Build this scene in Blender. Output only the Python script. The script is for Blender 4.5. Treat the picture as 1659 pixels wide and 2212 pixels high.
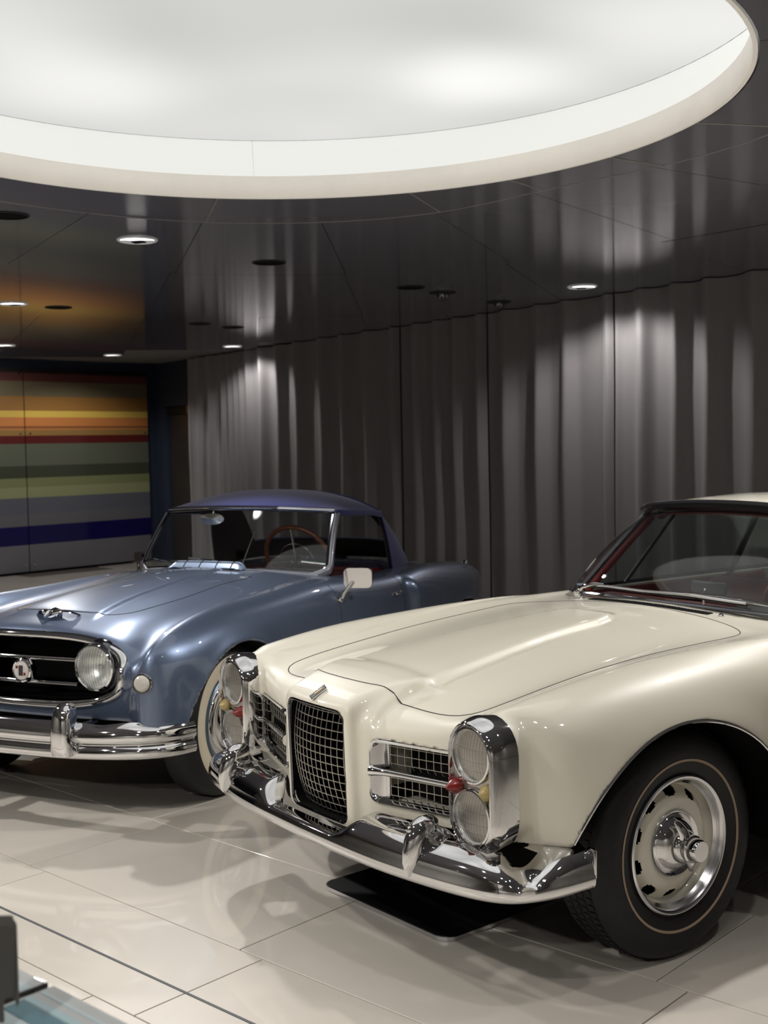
import bpy, bmesh, math, random
import numpy as np
from mathutils import Vector, Matrix

for _o in list(bpy.data.objects):
    bpy.data.objects.remove(_o)
SC = bpy.context.scene
COL = SC.collection
PI = math.pi
rnd = random.Random(7)

# ------------------------------------------------------------------ camera
CAM_H, PITCH, ROLL, FPX = 1.55, 0.0560945, -0.0195942, 2616.3
_f = Vector((0, math.cos(PITCH), -math.sin(PITCH)))
_u = Vector((0, math.sin(PITCH), math.cos(PITCH)))
_r = Vector((1, 0, 0))
_R = math.cos(ROLL) * _r + math.sin(ROLL) * _u
_U = -math.sin(ROLL) * _r + math.cos(ROLL) * _u
cam_data = bpy.data.cameras.new('camera')
cam = bpy.data.objects.new('camera', cam_data)
COL.objects.link(cam)
cam.matrix_world = Matrix(((_R.x, _U.x, -_f.x, 0), (_R.y, _U.y, -_f.y, 0), (_R.z, _U.z, -_f.z, CAM_H), (0, 0, 0, 1)))
cam_data.sensor_fit = 'VERTICAL'
cam_data.sensor_height = 36
cam_data.sensor_width = 27
cam_data.lens = FPX * 36 / 2212
cam_data.clip_start = 0.05
cam_data.dof.use_dof = True
cam_data.dof.focus_distance = 3.55
cam_data.dof.aperture_fstop = 5.6
SC.camera = cam

# ------------------------------------------------------------------ world, exposure
w = bpy.data.worlds.new('world')
SC.world = w
w.use_nodes = True
w.node_tree.nodes['Background'].inputs[0].default_value = (0.8, 0.85, 1, 1)
w.node_tree.nodes['Background'].inputs[1].default_value = 0.0
SC.view_settings.view_transform = 'Standard'
SC.view_settings.look = 'None'
SC.view_settings.gamma = 1
SC.view_settings.use_curve_mapping = False
SC.view_settings.exposure = 0.0
SC.cycles.max_bounces = 10
SC.cycles.transparent_max_bounces = 16
SC.cycles.glossy_bounces = 6
SC.cycles.caustics_reflective = False
SC.cycles.caustics_refractive = False
SC.cycles.sample_clamp_indirect = 4

CEIL = 2.7          # height of the dark ceiling
DISC_C = (-0.37, 4.14)
DISC_POWER = 1.0    # radiance of the luminous ceiling
SPOT_W = 84         # watts of one display spotlight
# ceiling spots: x, y, aim x, aim y, watts, cone degrees, radius   (all sit in a downlight fixture)
SPOTS = [
    (-1.33, 6.75, -1.0, 4.7, 145, 105, .05), (1.52, 9.17, 1.60, 9.23, 26, 150, .03), (-1.70, 13.95, -1.66, 14.05, 20, 150, .03),
    (-3.28, 14.9, -3.6, 15.4, 22, 130, .03), (-2.86, 9.53, -2.2, 7.8, 90, 95, .04), (-4.08, 13.24, -4.9, 14.4, 52, 125, .03),
    (-2.6, 2.5, -1.9, 3.2, 118, 90, .05), (-1.1, 2.2, -1.1, 2.9, 36, 85, .05), (0.5, 2.1, 0.2, 2.6, 22, 85, .05),  # from here on unseen fixtures, placed to fill light on cars and floor
    (1.7, 2.7, 1.2, 3.4, 16, 90, .05), (2.1, 4.7, 1.2, 4.4, 135, 105, .05), (2.7, 6.3, 1.9, 5.6, 60, 105, .07),
    (-1.2, -0.6, -1.3, 0.9, 85, 80, .05), (1.3, -0.4, 0.8, 0.6, 30, 75, .05), (0.9, 1.7, 0.7, 2.1, 10, 82, .05), (-3.0, 0.2, -2.6, 2.0, 70, 90, .05), (-3.6, 5.6, -2.5, 5.0, 165, 95, .05),
    (-3.0, -4.4, -3.0, -6.0, 130, 150, .05), (2.5, -4.4, 2.5, -6.0, 90, 150, .05), (4.6, 0.2, 6.0, 0.2, 22, 140, .05), (-6.6, 1.0, -8.4, 1.0, 110, 140, .05)]  # unseen fixtures added to brighten the walls that the chrome reflects

# ------------------------------------------------------------------ materials
MATS = {}
def srgb(r, g, b):
    return tuple(((c / 255) / 12.92 if c / 255 <= 0.04045 else ((c / 255 + 0.055) / 1.055) ** 2.4) for c in (r, g, b))

def mat(name, col=(.5, .5, .5), rough=.5, metal=0., coat=0., coat_rough=.02, spec=.5, emit=None, estr=1., sheen=0.):
    if name in MATS:
        return MATS[name]
    m = bpy.data.materials.new(name)
    m.use_nodes = True
    b = m.node_tree.nodes['Principled BSDF']
    b.inputs['Base Color'].default_value = (*col, 1)
    b.inputs['Roughness'].default_value = rough
    b.inputs['Metallic'].default_value = metal
    b.inputs['Coat Weight'].default_value = coat
    b.inputs['Coat Roughness'].default_value = coat_rough
    b.inputs['Specular IOR Level'].default_value = spec
    b.inputs['Sheen Weight'].default_value = sheen
    if emit:
        b.inputs['Emission Color'].default_value = (*emit, 1)
        b.inputs['Emission Strength'].default_value = estr
    MATS[name] = m
    return m

def noise_variation(m, scale, amount, bump=0., detail=3, stretch=(1, 1, 1), rough_amount=0.):
    """procedural grain: a noise that varies the base colour a little and may add fine relief"""
    nt = m.node_tree
    b = nt.nodes['Principled BSDF']
    tc = nt.nodes.new('ShaderNodeTexCoord')
    mp = nt.nodes.new('ShaderNodeMapping')
    mp.inputs['Scale'].default_value = stretch
    n = nt.nodes.new('ShaderNodeTexNoise')
    n.inputs['Scale'].default_value = scale
    n.inputs['Detail'].default_value = detail
    nt.links.new(tc.outputs['Object'], mp.inputs['Vector'])
    nt.links.new(mp.outputs['Vector'], n.inputs['Vector'])
    c = b.inputs['Base Color'].default_value
    r = nt.nodes.new('ShaderNodeValToRGB')
    r.color_ramp.elements[0].position = .3
    r.color_ramp.elements[1].position = .7
    r.color_ramp.elements[0].color = (c[0] * (1 - amount), c[1] * (1 - amount), c[2] * (1 - amount), 1)
    r.color_ramp.elements[1].color = (min(1, c[0] * (1 + amount)), min(1, c[1] * (1 + amount)), min(1, c[2] * (1 + amount)), 1)
    nt.links.new(n.outputs['Fac'], r.inputs['Fac'])
    nt.links.new(r.outputs['Color'], b.inputs['Base Color'])
    if bump:
        bp = nt.nodes.new('ShaderNodeBump')
        bp.inputs['Strength'].default_value = bump
        bp.inputs['Distance'].default_value = .002
        nt.links.new(n.outputs['Fac'], bp.inputs['Height'])
        nt.links.new(bp.outputs['Normal'], b.inputs['Normal'])
    return m

def glass_mat(name, tint=(1, 1, 1), ior=1.45, rough=0., gain=1.0):
    """thin pane: clear transmission tinted by the glass, mirror reflection by Fresnel"""
    if name in MATS:
        return MATS[name]
    m = bpy.data.materials.new(name)
    m.use_nodes = True
    nt = m.node_tree
    nt.nodes.clear()
    out = nt.nodes.new('ShaderNodeOutputMaterial')
    mix = nt.nodes.new('ShaderNodeMixShader')
    tr = nt.nodes.new('ShaderNodeBsdfTransparent')
    gl = nt.nodes.new('ShaderNodeBsdfGlossy')
    fr = nt.nodes.new('ShaderNodeFresnel')
    geo = nt.nodes.new('ShaderNodeNewGeometry')
    io = nt.nodes.new('ShaderNodeMix')                 # the back of the pane sees the same Fresnel curve as the front
    io.inputs[2].default_value = ior; io.inputs[3].default_value = 1 / ior
    nt.links.new(geo.outputs['Backfacing'], io.inputs['Factor'])
    nt.links.new(io.outputs[0], fr.inputs['IOR'])
    gl.inputs['Roughness'].default_value = rough
    tr.inputs['Color'].default_value = (*tint, 1)
    nt.links.new(fr.outputs[0], mix.inputs[0])
    nt.links.new(tr.outputs[0], mix.inputs[1])
    nt.links.new(gl.outputs[0], mix.inputs[2])
    nt.links.new(mix.outputs[0], out.inputs[0])
    MATS[name] = m
    return m

CREAM = mat('cream_paint', srgb(217, 212, 196), .45, coat=1, coat_rough=.015)
CREAM_WHEEL = mat('cream_wheel_paint', srgb(208, 204, 190), .35, coat=.6)
BLUE = mat('steel_blue_paint', (.125, .165, .255), .36, metal=.62, coat=1, coat_rough=.015)
CHROME = mat('chrome', (.74, .74, .75), .035, metal=1)
CHROME_SOFT = mat('brushed_trim', (.72, .72, .74), .22, metal=1)
DULL_METAL = mat('grille_bar_metal', (.40, .385, .35), .3, metal=1)
DARK_CHROME = mat('dark_chrome', (.16, .16, .18), .1, metal=1)
BLACK = mat('black_cavity', (.004, .004, .004), .8, spec=.1)
RUBBER = mat('black_rubber', (.009, .009, .010), .55, spec=.35)
noise_variation(RUBBER, 60, .25, bump=.15)
GAPM = mat('panel_gap_shadow', (.02, .02, .018), .7)
BLUEGAP = mat('blue_gap_shadow', (.012, .016, .024), .7)
WHITEWALL = mat('whitewall_rubber', srgb(206, 196, 174), .5)
PINSTRIPE = mat('tan_tyre_stripe', srgb(150, 128, 108), .5)
GLASS = glass_mat('clear_glass', (.94, .96, .955))
TINT = glass_mat('green_tint_glass', (.76, .82, .81))
LENS = glass_mat('lamp_lens_glass', (.93, .94, .93), 1.5, .02)
REFLECTOR = mat('lamp_reflector', (.92, .92, .91), .28, metal=.55)
REDLENS = mat('red_lamp_plastic', srgb(118, 18, 14), .25, coat=.6)
AMBERLENS = mat('amber_lamp_plastic', srgb(164, 144, 88), .25, coat=.6)
REDLEATHER = mat('oxblood_leather', srgb(112, 30, 28), .45)
noise_variation(REDLEATHER, 90, .2, bump=.2)
DARKTRIM = mat('black_interior_trim', (.012, .011, .011), .5)
GREYTRIM = mat('pale_grey_plastic', srgb(190, 188, 182), .45)
CANVAS = mat('navy_canvas', srgb(50, 54, 112), .85, spec=.2, sheen=.3)
noise_variation(CANVAS, 300, .12, bump=.25)
WOOD = mat('walnut_wheel_rim', srgb(138, 74, 40), .3, coat=.8)
noise_variation(WOOD, 22, .3, stretch=(1, 1, 6))

# ------------------------------------------------------------------ mesh helpers
def mesh_obj(name, verts, faces, material=None, parent=None, smooth=True, sharp=40, mats=None, mat_idx=None):
    me = bpy.data.meshes.new(name)
    me.from_pydata([tuple(map(float, v)) for v in verts], [], [tuple(map(int, f)) for f in faces])
    me.update()
    for m in (mats or ([material] if material else [])):
        me.materials.append(m)
    if mat_idx is not None:
        me.polygons.foreach_set('material_index', list(map(int, mat_idx)))
    if smooth:
        me.polygons.foreach_set('use_smooth', [True] * len(me.polygons))
        if sharp:
            me.set_sharp_from_angle(angle=math.radians(sharp))
    o = bpy.data.objects.new(name, me)
    COL.objects.link(o)
    if parent:
        o.parent = parent
    return o

def empty(name, loc=(0, 0, 0), rz=0, parent=None):
    o = bpy.data.objects.new(name, None)
    COL.objects.link(o)
    o.location = loc
    o.rotation_euler = (0, 0, rz)
    o.empty_display_size = .2
    if parent:
        o.parent = parent
    return o

def tag(o, label=None, cat=None, group=None, kind=None):
    if label: o['label'] = label
    if cat: o['category'] = cat
    if group: o['group'] = group
    if kind: o['kind'] = kind
    return o

class MB:
    """collects shapes, links them as ONE mesh object"""
    def __init__(s):
        s.v = []; s.f = []
    def add(s, verts, faces):
        n = len(s.v)
        s.v += [tuple(p) for p in verts]
        s.f += [tuple(i + n for i in f) for f in faces]
        return s
    def box(s, c, size, bev=0., rot=None, seg=2):
        bm = bmesh.new()
        bmesh.ops.create_cube(bm, size=1)
        bmesh.ops.scale(bm, vec=size, verts=bm.verts)
        if bev:
            bmesh.ops.bevel(bm, geom=list(bm.edges), offset=min(bev, min(size) * .49), segments=seg, profile=.5, affect='EDGES')
        M = Matrix.Translation(Vector(c)) @ (rot.to_4x4() if rot else Matrix.Identity(4))
        bm.transform(M)
        bm.verts.index_update()
        s.add([v.co[:] for v in bm.verts], [[v.index for v in f.verts] for f in bm.faces])
        bm.free()
        return s
    def lathe(s, prof, n=32, M=None, close=False):
        """prof: (radius, height) rotated about local z, then moved by matrix M"""
        vs = []; fs = []
        k = len(prof)
        for i in range(n):
            a = 2 * PI * i / n
            for r, h in prof:
                p = Vector((r * math.cos(a), r * math.sin(a), h))
                vs.append((M @ p)[:] if M else p[:])
        for i in range(n):
            j = (i + 1) % n
            for q in range(k - 1 + (1 if close else 0)):
                q2 = (q + 1) % k
                fs.append((i * k + q, j * k + q, j * k + q2, i * k + q2))
        return s.add(vs, fs)
    def tube(s, pts, r, n=8, closed=False, caps=True, flat=None, up=None):
        """sweep: r a number or list; flat=(a,b) scales the section along its two axes"""
        P = [Vector(p) for p in pts]
        N = len(P)
        rr = r if hasattr(r, '__len__') else [r] * N
        vs = []; fs = []
        T = []
        for i in range(N):
            a = P[(i - 1) % N] if (closed or i > 0) else P[i]
            b = P[(i + 1) % N] if (closed or i < N - 1) else P[i]
            T.append((b - a).normalized())
        ref = Vector(up) if up else (Vector((0, 0, 1)) if abs(T[0].z) < .9 else Vector((1, 0, 0)))
        x = (ref - T[0] * ref.dot(T[0])).normalized()
        for i in range(N):
            if up:
                x = (ref - T[i] * ref.dot(T[i]))
                x = x.normalized() if x.length > 1e-6 else Vector((1, 0, 0))
            else:
                x = (x - T[i] * x.dot(T[i])).normalized()
            y = T[i].cross(x)
            fa, fb = flat if flat else (1, 1)
            for k in range(n):
                t = 2 * PI * k / n
                vs.append((P[i] + x * (math.cos(t) * rr[i] * fa) + y * (math.sin(t) * rr[i] * fb))[:])
        for i in range(N if closed else N - 1):
            j = (i + 1) % N
            for k in range(n):
                l = (k + 1) % n
                fs.append((i * n + k, j * n + k, j * n + l, i * n + l))
        if caps and not closed:
            fs.append(tuple(range(n - 1, -1, -1)))
            fs.append(tuple((N - 1) * n + k for k in range(n)))
        return s.add(vs, fs)
    def grid(s, rows, closed_u=False, closed_v=False):
        """rows: list of rows of points -> quads"""
        a = len(rows); b = len(rows[0])
        fs = []
        for i in range(a if closed_u else a - 1):
            for j in range(b if closed_v else b - 1):
                i2 = (i + 1) % a; j2 = (j + 1) % b
                fs.append((i * b + j, i2 * b + j, i2 * b + j2, i * b + j2))
        return s.add([p for r in rows for p in r], fs)
    def sheet(s, rows, th, skip=None):
        """a curved sheet with real thickness th (offset along its normal); skip(i,j) leaves a hole"""
        A = np.array([[tuple(p) for p in r] for r in rows], float)
        du = np.gradient(A, axis=0); dv = np.gradient(A, axis=1)
        n = np.cross(du, dv)
        n /= np.linalg.norm(n, axis=2, keepdims=True) + 1e-12
        B = A - n * th
        a, b = A.shape[:2]
        vs = list(A.reshape(-1, 3)) + list(B.reshape(-1, 3))
        o = a * b
        fs = []
        keep = np.ones((a - 1, b - 1), bool)
        if skip:
            for i in range(a - 1):
                for j in range(b - 1):
                    keep[i, j] = not skip(i, j)
        g = lambda i, j: i * b + j
        for i in range(a - 1):
            for j in range(b - 1):
                if not keep[i, j]: continue
                q = (g(i, j), g(i + 1, j), g(i + 1, j + 1), g(i, j + 1))
                fs.append(q)
                fs.append(tuple(o + t for t in reversed(q)))
                for (di, dj, e0, e1) in ((-1, 0, 3, 0), (1, 0, 1, 2), (0, -1, 0, 1), (0, 1, 2, 3)):
                    ii, jj = i + di, j + dj
                    if ii < 0 or jj < 0 or ii >= a - 1 or jj >= b - 1 or not keep[ii, jj]:
                        fs.append((q[e1], q[e0], o + q[e0], o + q[e1]))
        return s.add(vs, fs)
    def prism(s, poly, z0, z1, M=None):
        """extrude a 2-D polygon (x, y) between heights"""
        n = len(poly)
        vs = [Vector((x, y, z0)) for x, y in poly] + [Vector((x, y, z1)) for x, y in poly]
        if M: vs = [M @ v for v in vs]
        fs = [tuple(range(n - 1, -1, -1)), tuple(range(n, 2 * n))]
        fs += [(i, (i + 1) % n, n + (i + 1) % n, n + i) for i in range(n)]
        return s.add([v[:] for v in vs], fs)
    def build(s, name, material, parent=None, smooth=True, sharp=40):
        return mesh_obj(name, s.v, s.f, material, parent, smooth, sharp)

def axis_matrix(origin, zdir, xdir=(0, 0, 1)):
    z = Vector(zdir).normalized()
    x = Vector(xdir) - z * Vector(xdir).dot(z)
    x = x.normalized() if x.length > 1e-5 else z.orthogonal().normalized()
    y = z.cross(x)
    return Matrix(((x.x, y.x, z.x, origin[0]), (x.y, y.y, z.y, origin[1]), (x.z, y.z, z.z, origin[2]), (0, 0, 0, 1)))

def rounded_rect(w, h, r, n=5, cx=0, cy=0):
    pts = []
    for sx, sy, a0 in ((1, 1, 0), (-1, 1, 90), (-1, -1, 180), (1, -1, 270)):
        for k in range(n + 1):
            a = math.radians(a0 + 90 * k / n)
            pts.append((cx + sx * (w / 2 - r) + r * math.cos(a), cy + sy * (h / 2 - r) + r * math.sin(a)))
    return pts

def resample(pts, n, closed=False):
    P = np.array(pts, float)
    if closed: P = np.vstack([P, P[:1]])
    d = np.r_[0, np.cumsum(np.linalg.norm(np.diff(P, axis=0), axis=1))]
    t = np.linspace(0, d[-1], n + (1 if closed else 0))
    Q = np.stack([np.interp(t, d, P[:, k]) for k in range(P.shape[1])], 1)
    return Q[:-1] if closed else Q

def spline(pts, n):
    """smooth curve through points (cubic, chord length)"""
    P = np.array(pts, float)
    d = np.r_[0, np.cumsum(np.linalg.norm(np.diff(P, axis=0), axis=1))]
    return cubic_weights(d, np.linspace(0, d[-1], n)) @ P

# ------------------------------------------------------------------ smooth tables and implicit bodies
def cubic_weights(xs, x):
    """matrix that turns knot values into natural-cubic-spline values at x (clamped outside)"""
    xs = np.asarray(xs, float); n = len(xs)
    x = np.clip(np.asarray(x, float).ravel(), xs[0], xs[-1])
    h = np.diff(xs)
    A = np.eye(n); B = np.zeros((n, n))
    for i in range(1, n - 1):
        A[i, i - 1] = h[i - 1]; A[i, i] = 2 * (h[i - 1] + h[i]); A[i, i + 1] = h[i]
        B[i, i - 1] = 6 / h[i - 1]; B[i, i] = -6 / h[i - 1] - 6 / h[i]; B[i, i + 1] = 6 / h[i]
    M = np.linalg.solve(A, B)
    i = np.clip(np.searchsorted(xs, x, side='right') - 1, 0, n - 2)
    hh = h[i]; b = (x - xs[i]) / hh; a = 1 - b
    W = np.zeros((len(x), n)); r = np.arange(len(x))
    W[r, i] += a; W[r, i + 1] += b
    W += ((a ** 3 - a) * hh ** 2 / 6)[:, None] * M[i] + ((b ** 3 - b) * hh ** 2 / 6)[:, None] * M[i + 1]
    return W

class Table:
    """smooth surface through a table of values; sym mirrors the second axis about 0"""
    def __init__(s, a, b, T, sym=False):
        T = np.array(T, float); b = np.array(b, float)
        if sym:
            T = np.hstack([T[:, :0:-1], T]); b = np.r_[-b[:0:-1], b]
        s.a, s.b, s.T = np.array(a, float), b, T
    def __call__(s, A, B):
        sa = np.shape(A)
        if np.ndim(A) == 3:
            ia = [k for k in range(3) if A.shape[k] > 1]; ib = [k for k in range(3) if B.shape[k] > 1]
            R = cubic_weights(s.a, A) @ s.T @ cubic_weights(s.b, B).T
            ka = ia[0]; kb = ib[0]
            if ka > kb: R = R.T
            shape = [1, 1, 1]; shape[ka] = A.size; shape[kb] = B.size
            return R.reshape(shape)
        return ((cubic_weights(s.a, A) @ s.T) * cubic_weights(s.b, B)).sum(1).reshape(sa)

class Curve1:
    def __init__(s, a, v):
        s.a, s.v = np.array(a, float), np.array(v, float)
    def __call__(s, A):
        return (cubic_weights(s.a, A) @ s.v).reshape(np.shape(A))

def smax(a, b, k):
    h = np.maximum(k - np.abs(a - b), 0) / k
    return np.maximum(a, b) + h * h * h * k / 6
def smin(a, b, k):
    return -smax(-a, -b, k)
def sstep(x, a, b):
    t = np.clip((x - a) / (b - a), 0, 1)
    return t * t * t * (t * (6 * t - 15) + 10)

def surface_nets(F, lo, hi, vox):
    """polygonise F<0 (symmetric in y) -> points on the surface, quads, smooth normals"""
    nx = int((hi[0] - lo[0]) / vox) + 2; ny = int(hi[1] / vox) + 2; nz = int((hi[2] - lo[2]) / vox) + 2
    X = (lo[0] + np.arange(nx) * vox); Y = np.arange(ny) * vox; Z = lo[2] + np.arange(nz) * vox
    V = np.asarray(F(X[:, None, None], Y[None, :, None], Z[None, None, :]), np.float32)
    V = np.broadcast_to(V, (nx, ny, nz))
    V = np.concatenate([V[:, :0:-1], V], axis=1)
    Yf = np.r_[-Y[:0:-1], Y]
    org = np.array([X[0], Yf[0], Z[0]])
    S = V < 0
    c = [S[i:S.shape[0] - 1 + i, j:S.shape[1] - 1 + j, k:S.shape[2] - 1 + k] for i in (0, 1) for j in (0, 1) for k in (0, 1)]
    anyb = c[0].copy(); allb = c[0].copy()
    for q in c[1:]:
        anyb |= q; allb &= q
    act = anyb & ~allb
    idx = np.full(act.shape, -1, np.int32)
    cells = np.argwhere(act)
    idx[tuple(cells.T)] = np.arange(len(cells))
    acc = np.zeros((len(cells), 3)); cnt = np.zeros(len(cells))
    corners = [(i, j, k) for i in (0, 1) for j in (0, 1) for k in (0, 1)]
    for a in corners:
        for ax in range(3):
            if a[ax] == 0:
                b = list(a); b[ax] = 1
                va = V[tuple((cells + a).T)]; vb = V[tuple((cells + b).T)]
                m = (va < 0) != (vb < 0)
                t = va[m] / (va[m] - vb[m])
                p = np.tile(np.array(a, float), (m.sum(), 1)); p[:, ax] = t
                acc[m] += p; cnt[m] += 1
    P = org + (cells + acc / cnt[:, None]) * vox
    quads = []
    for ax in range(3):
        o1, o2 = [(1, 2), (2, 0), (0, 1)][ax]
        sl0 = [slice(None)] * 3; sl1 = [slice(None)] * 3
        sl0[ax] = slice(0, -1); sl1[ax] = slice(1, None)
        d = S[tuple(sl0)] != S[tuple(sl1)]
        e = np.argwhere(d)
        ok = (e[:, o1] > 0) & (e[:, o2] > 0) & (e[:, o1] < act.shape[o1]) & (e[:, o2] < act.shape[o2])
        e = e[ok]
        inside = S[tuple(e.T)]
        def cell(da, db):
            q = e.copy(); q[:, o1] -= da; q[:, o2] -= db
            return idx[tuple(q.T)]
        Q = np.stack([cell(1, 1), cell(0, 1), cell(0, 0), cell(1, 0)], 1)
        Q[~inside] = Q[~inside][:, ::-1]
        quads.append(Q)
    Q = np.concatenate(quads)
    Q = Q[(Q >= 0).all(1)]
    P, N = settle(F, P, vox)
    return P, Q, N

def field(F, P):
    return np.asarray(F(P[:, 0], np.abs(P[:, 1]), P[:, 2]), float)

def gradient(F, P, e=.0015):
    f0 = field(F, P)
    G = np.zeros_like(P)
    for k in range(3):
        q = P.copy(); q[:, k] += e
        r = P.copy(); r[:, k] -= e
        G[:, k] = (field(F, q) - field(F, r)) / (2 * e)
    return f0, G

def settle(F, P, vox, it=3):
    P = P.copy()
    for _ in range(it):
        f0, G = gradient(F, P)
        g2 = (G ** 2).sum(1) + 1e-9
        step = -(f0 / g2)[:, None] * G
        L = np.linalg.norm(step, axis=1, keepdims=True)
        P += step * np.minimum(1, .6 * vox / (L + 1e-12))
    _, G = gradient(F, P, .003)
    return P, G / (np.linalg.norm(G, axis=1, keepdims=True) + 1e-12)

def drop(F, x, y, z0):
    """height of the body's top skin at (x, y), starting from z0"""
    x = np.atleast_1d(np.asarray(x, float)); y = np.atleast_1d(np.asarray(y, float))
    z = np.full_like(x, z0)
    for _ in range(60):
        f = np.asarray(F(x, np.abs(y), z), float)
        z = z - np.clip(f, -.02, .02) * .8
    return z

def side(F, x, z, y0):
    """half-width of the body's flank at (x, z)"""
    x = np.atleast_1d(np.asarray(x, float)); z = np.atleast_1d(np.asarray(z, float))
    y = np.full_like(x, y0)
    for _ in range(60):
        y = y - np.clip(np.asarray(F(x, y, z), float), -.02, .02) * .8
    return y

def in_poly(poly, x, y):
    poly = np.asarray(poly); r = np.zeros(len(x), bool); n = len(poly)
    for i in range(n):
        x1, y1 = poly[i]; x2, y2 = poly[(i + 1) % n]
        c = ((y1 > y) != (y2 > y))
        xi = x1 + (y - y1) / ((y2 - y1) if y2 != y1 else 1e-12) * (x2 - x1)
        r ^= c & (x < xi)
    return r

def snap_to(poly, P, mask, lim, ax=(0, 1)):
    """slide vertices near an outline onto it (in the two given axes)"""
    poly = np.asarray(poly)
    a = poly; b = np.roll(poly, -1, 0)
    ids = np.where(mask)[0]
    q = P[ids][:, ax]
    best = np.full(len(ids), 1e9); bp = q.copy()
    for s, e in zip(a, b):
        d = e - s; L2 = (d ** 2).sum() + 1e-12
        t = np.clip(((q - s) @ d) / L2, 0, 1)
        c = s + t[:, None] * d
        dist = np.linalg.norm(q - c, axis=1)
        m = dist < best
        best[m] = dist[m]; bp[m] = c[m]
    m = best < lim
    P[np.ix_(ids[m], list(ax))] = bp[m]
    return P

def body_mesh(name, P, Q, N, mats, midx, parent, sel=None):
    """one mesh from a selection of quads, with the implicit surface's own normals"""
    q = Q if sel is None else Q[sel]
    mi = midx if sel is None else midx[sel]
    used, inv = np.unique(q.ravel(), return_inverse=True)
    v = P[used]; f = inv.reshape(-1, 4); nn = N[used]
    me = bpy.data.meshes.new(name)
    me.vertices.add(len(v)); me.vertices.foreach_set('co', v.astype(np.float32).ravel())
    me.loops.add(f.size); me.loops.foreach_set('vertex_index', f.astype(np.int32).ravel())
    me.polygons.add(len(f))
    me.polygons.foreach_set('loop_start', np.arange(len(f), dtype=np.int32) * 4)
    me.polygons.foreach_set('use_smooth', np.ones(len(f), bool))
    for m in mats: me.materials.append(m)
    me.polygons.foreach_set('material_index', mi.astype(np.int32))
    me.update(calc_edges=True)
    me.validate()
    me.normals_split_custom_set_from_vertices(nn.tolist())
    o = bpy.data.objects.new(name, me)
    COL.objects.link(o)
    o.parent = parent
    return o
# ================================================================== SETTING
TILE_D = Vector((math.cos(2.40176), math.sin(2.40176), 0))     # along the tile rows
TILE_N = Vector((-TILE_D.y, TILE_D.x, 0))                       # across the rows
FLOORM = mat('grout', srgb(92, 84, 78), .7)
TILEM = mat('porcelain_tile', srgb(210, 203, 192), .38, coat=.85, coat_rough=.035, spec=.4)
noise_variation(TILEM, 3.0, .035, detail=5)

def room_slab(name, z0, z1, m, hole=None):
    poly = [(-10.6, 8.6), (-8.2, -6.2), (6.2, -6.2), (6.2, 3.9), (-3.1, 17.1)]
    b = MB()
    if not hole:
        b.prism(poly, z0, z1)
    else:
        (hx, hy), hr = hole
        n = 64
        inner = [(hx + hr * math.cos(2 * PI * k / n), hy + hr * math.sin(2 * PI * k / n)) for k in range(n)]
        outer = []
        for (x, y) in inner:                       # project each hole point out to the polygon
            dx, dy = x - hx, y - hy
            best = 1e9
            for i in range(len(poly)):
                (x1, y1), (x2, y2) = poly[i], poly[(i + 1) % len(poly)]
                ex, ey = x2 - x1, y2 - y1
                den = dx * ey - dy * ex
                if abs(den) < 1e-9: continue
                t = ((x1 - hx) * ey - (y1 - hy) * ex) / den
                u = ((x1 - hx) * dy - (y1 - hy) * dx) / den
                if t > 0 and -1e-6 <= u <= 1 + 1e-6: best = min(best, t)
            outer.append((hx + dx * best, hy + dy * best))
        rows = [[(x, y, z0) for x, y in inner], [(x, y, z0) for x, y in outer], [(x, y, z1) for x, y in outer], [(x, y, z1) for x, y in inner], [(x, y, z0) for x, y in inner]]
        b.grid(rows, closed_v=True)
    o = b.build(name, m, None, smooth=False)
    o['kind'] = 'structure'
    return o

floor = room_slab('floor', -.15, -.011, FLOORM)

# floor tiles: rows of porcelain planks laid along TILE_D, each with a narrow joint
ROW_EDGES = [-3.009, -2.384, -1.910]
while ROW_EDGES[0] > -15: ROW_EDGES.insert(0, ROW_EDGES[0] - .625)
while ROW_EDGES[-1] < 6: ROW_EDGES.append(ROW_EDGES[-1] + .625)
ROW_SHIFT = {-2.384: 2.708, -3.009: 2.816, -3.634: 1.727, -1.910: 2.899}
TILE_L, JOINT = 1.19, .0050
bpy_tiles = {}
def tile_mesh(wid):
    if wid not in bpy_tiles:
        b = MB().box((0, 0, -.005), (TILE_L - JOINT, wid - JOINT, .010), .0012, seg=1)
        me_o = b.build('tile', TILEM, None, smooth=False)
        bpy_tiles[wid] = me_o.data
        bpy.data.objects.remove(me_o)
    return bpy_tiles[wid]
room_poly = [(-10.5, 8.6), (-8.1, -6.1), (6.1, -6.1), (6.1, 3.9), (-3.1, 17.0)]
tiles = []
for e0, e1 in zip(ROW_EDGES[:-1], ROW_EDGES[1:]):
    sh = next((v for k, v in ROW_SHIFT.items() if abs(k - e0) < .01), rnd.uniform(0, TILE_L))
    k0 = math.floor((-16 - sh) / TILE_L)
    for k in range(k0, k0 + 28):
        c = TILE_D * (sh + (k + .5) * TILE_L) + TILE_N * ((e0 + e1) / 2)
        if in_poly(room_poly, np.array([c.x]), np.array([c.y]))[0]:
            seen = c.y > 1.0 and abs(c.x) < .42 * c.y + 1.1
            tiles.append(((0 if seen else 1000) + c.length, c, round(e1 - e0, 4)))
tiles.sort(key=lambda t: t[0])
trz = math.atan2(TILE_D.y, TILE_D.x)
far = MB()
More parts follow.
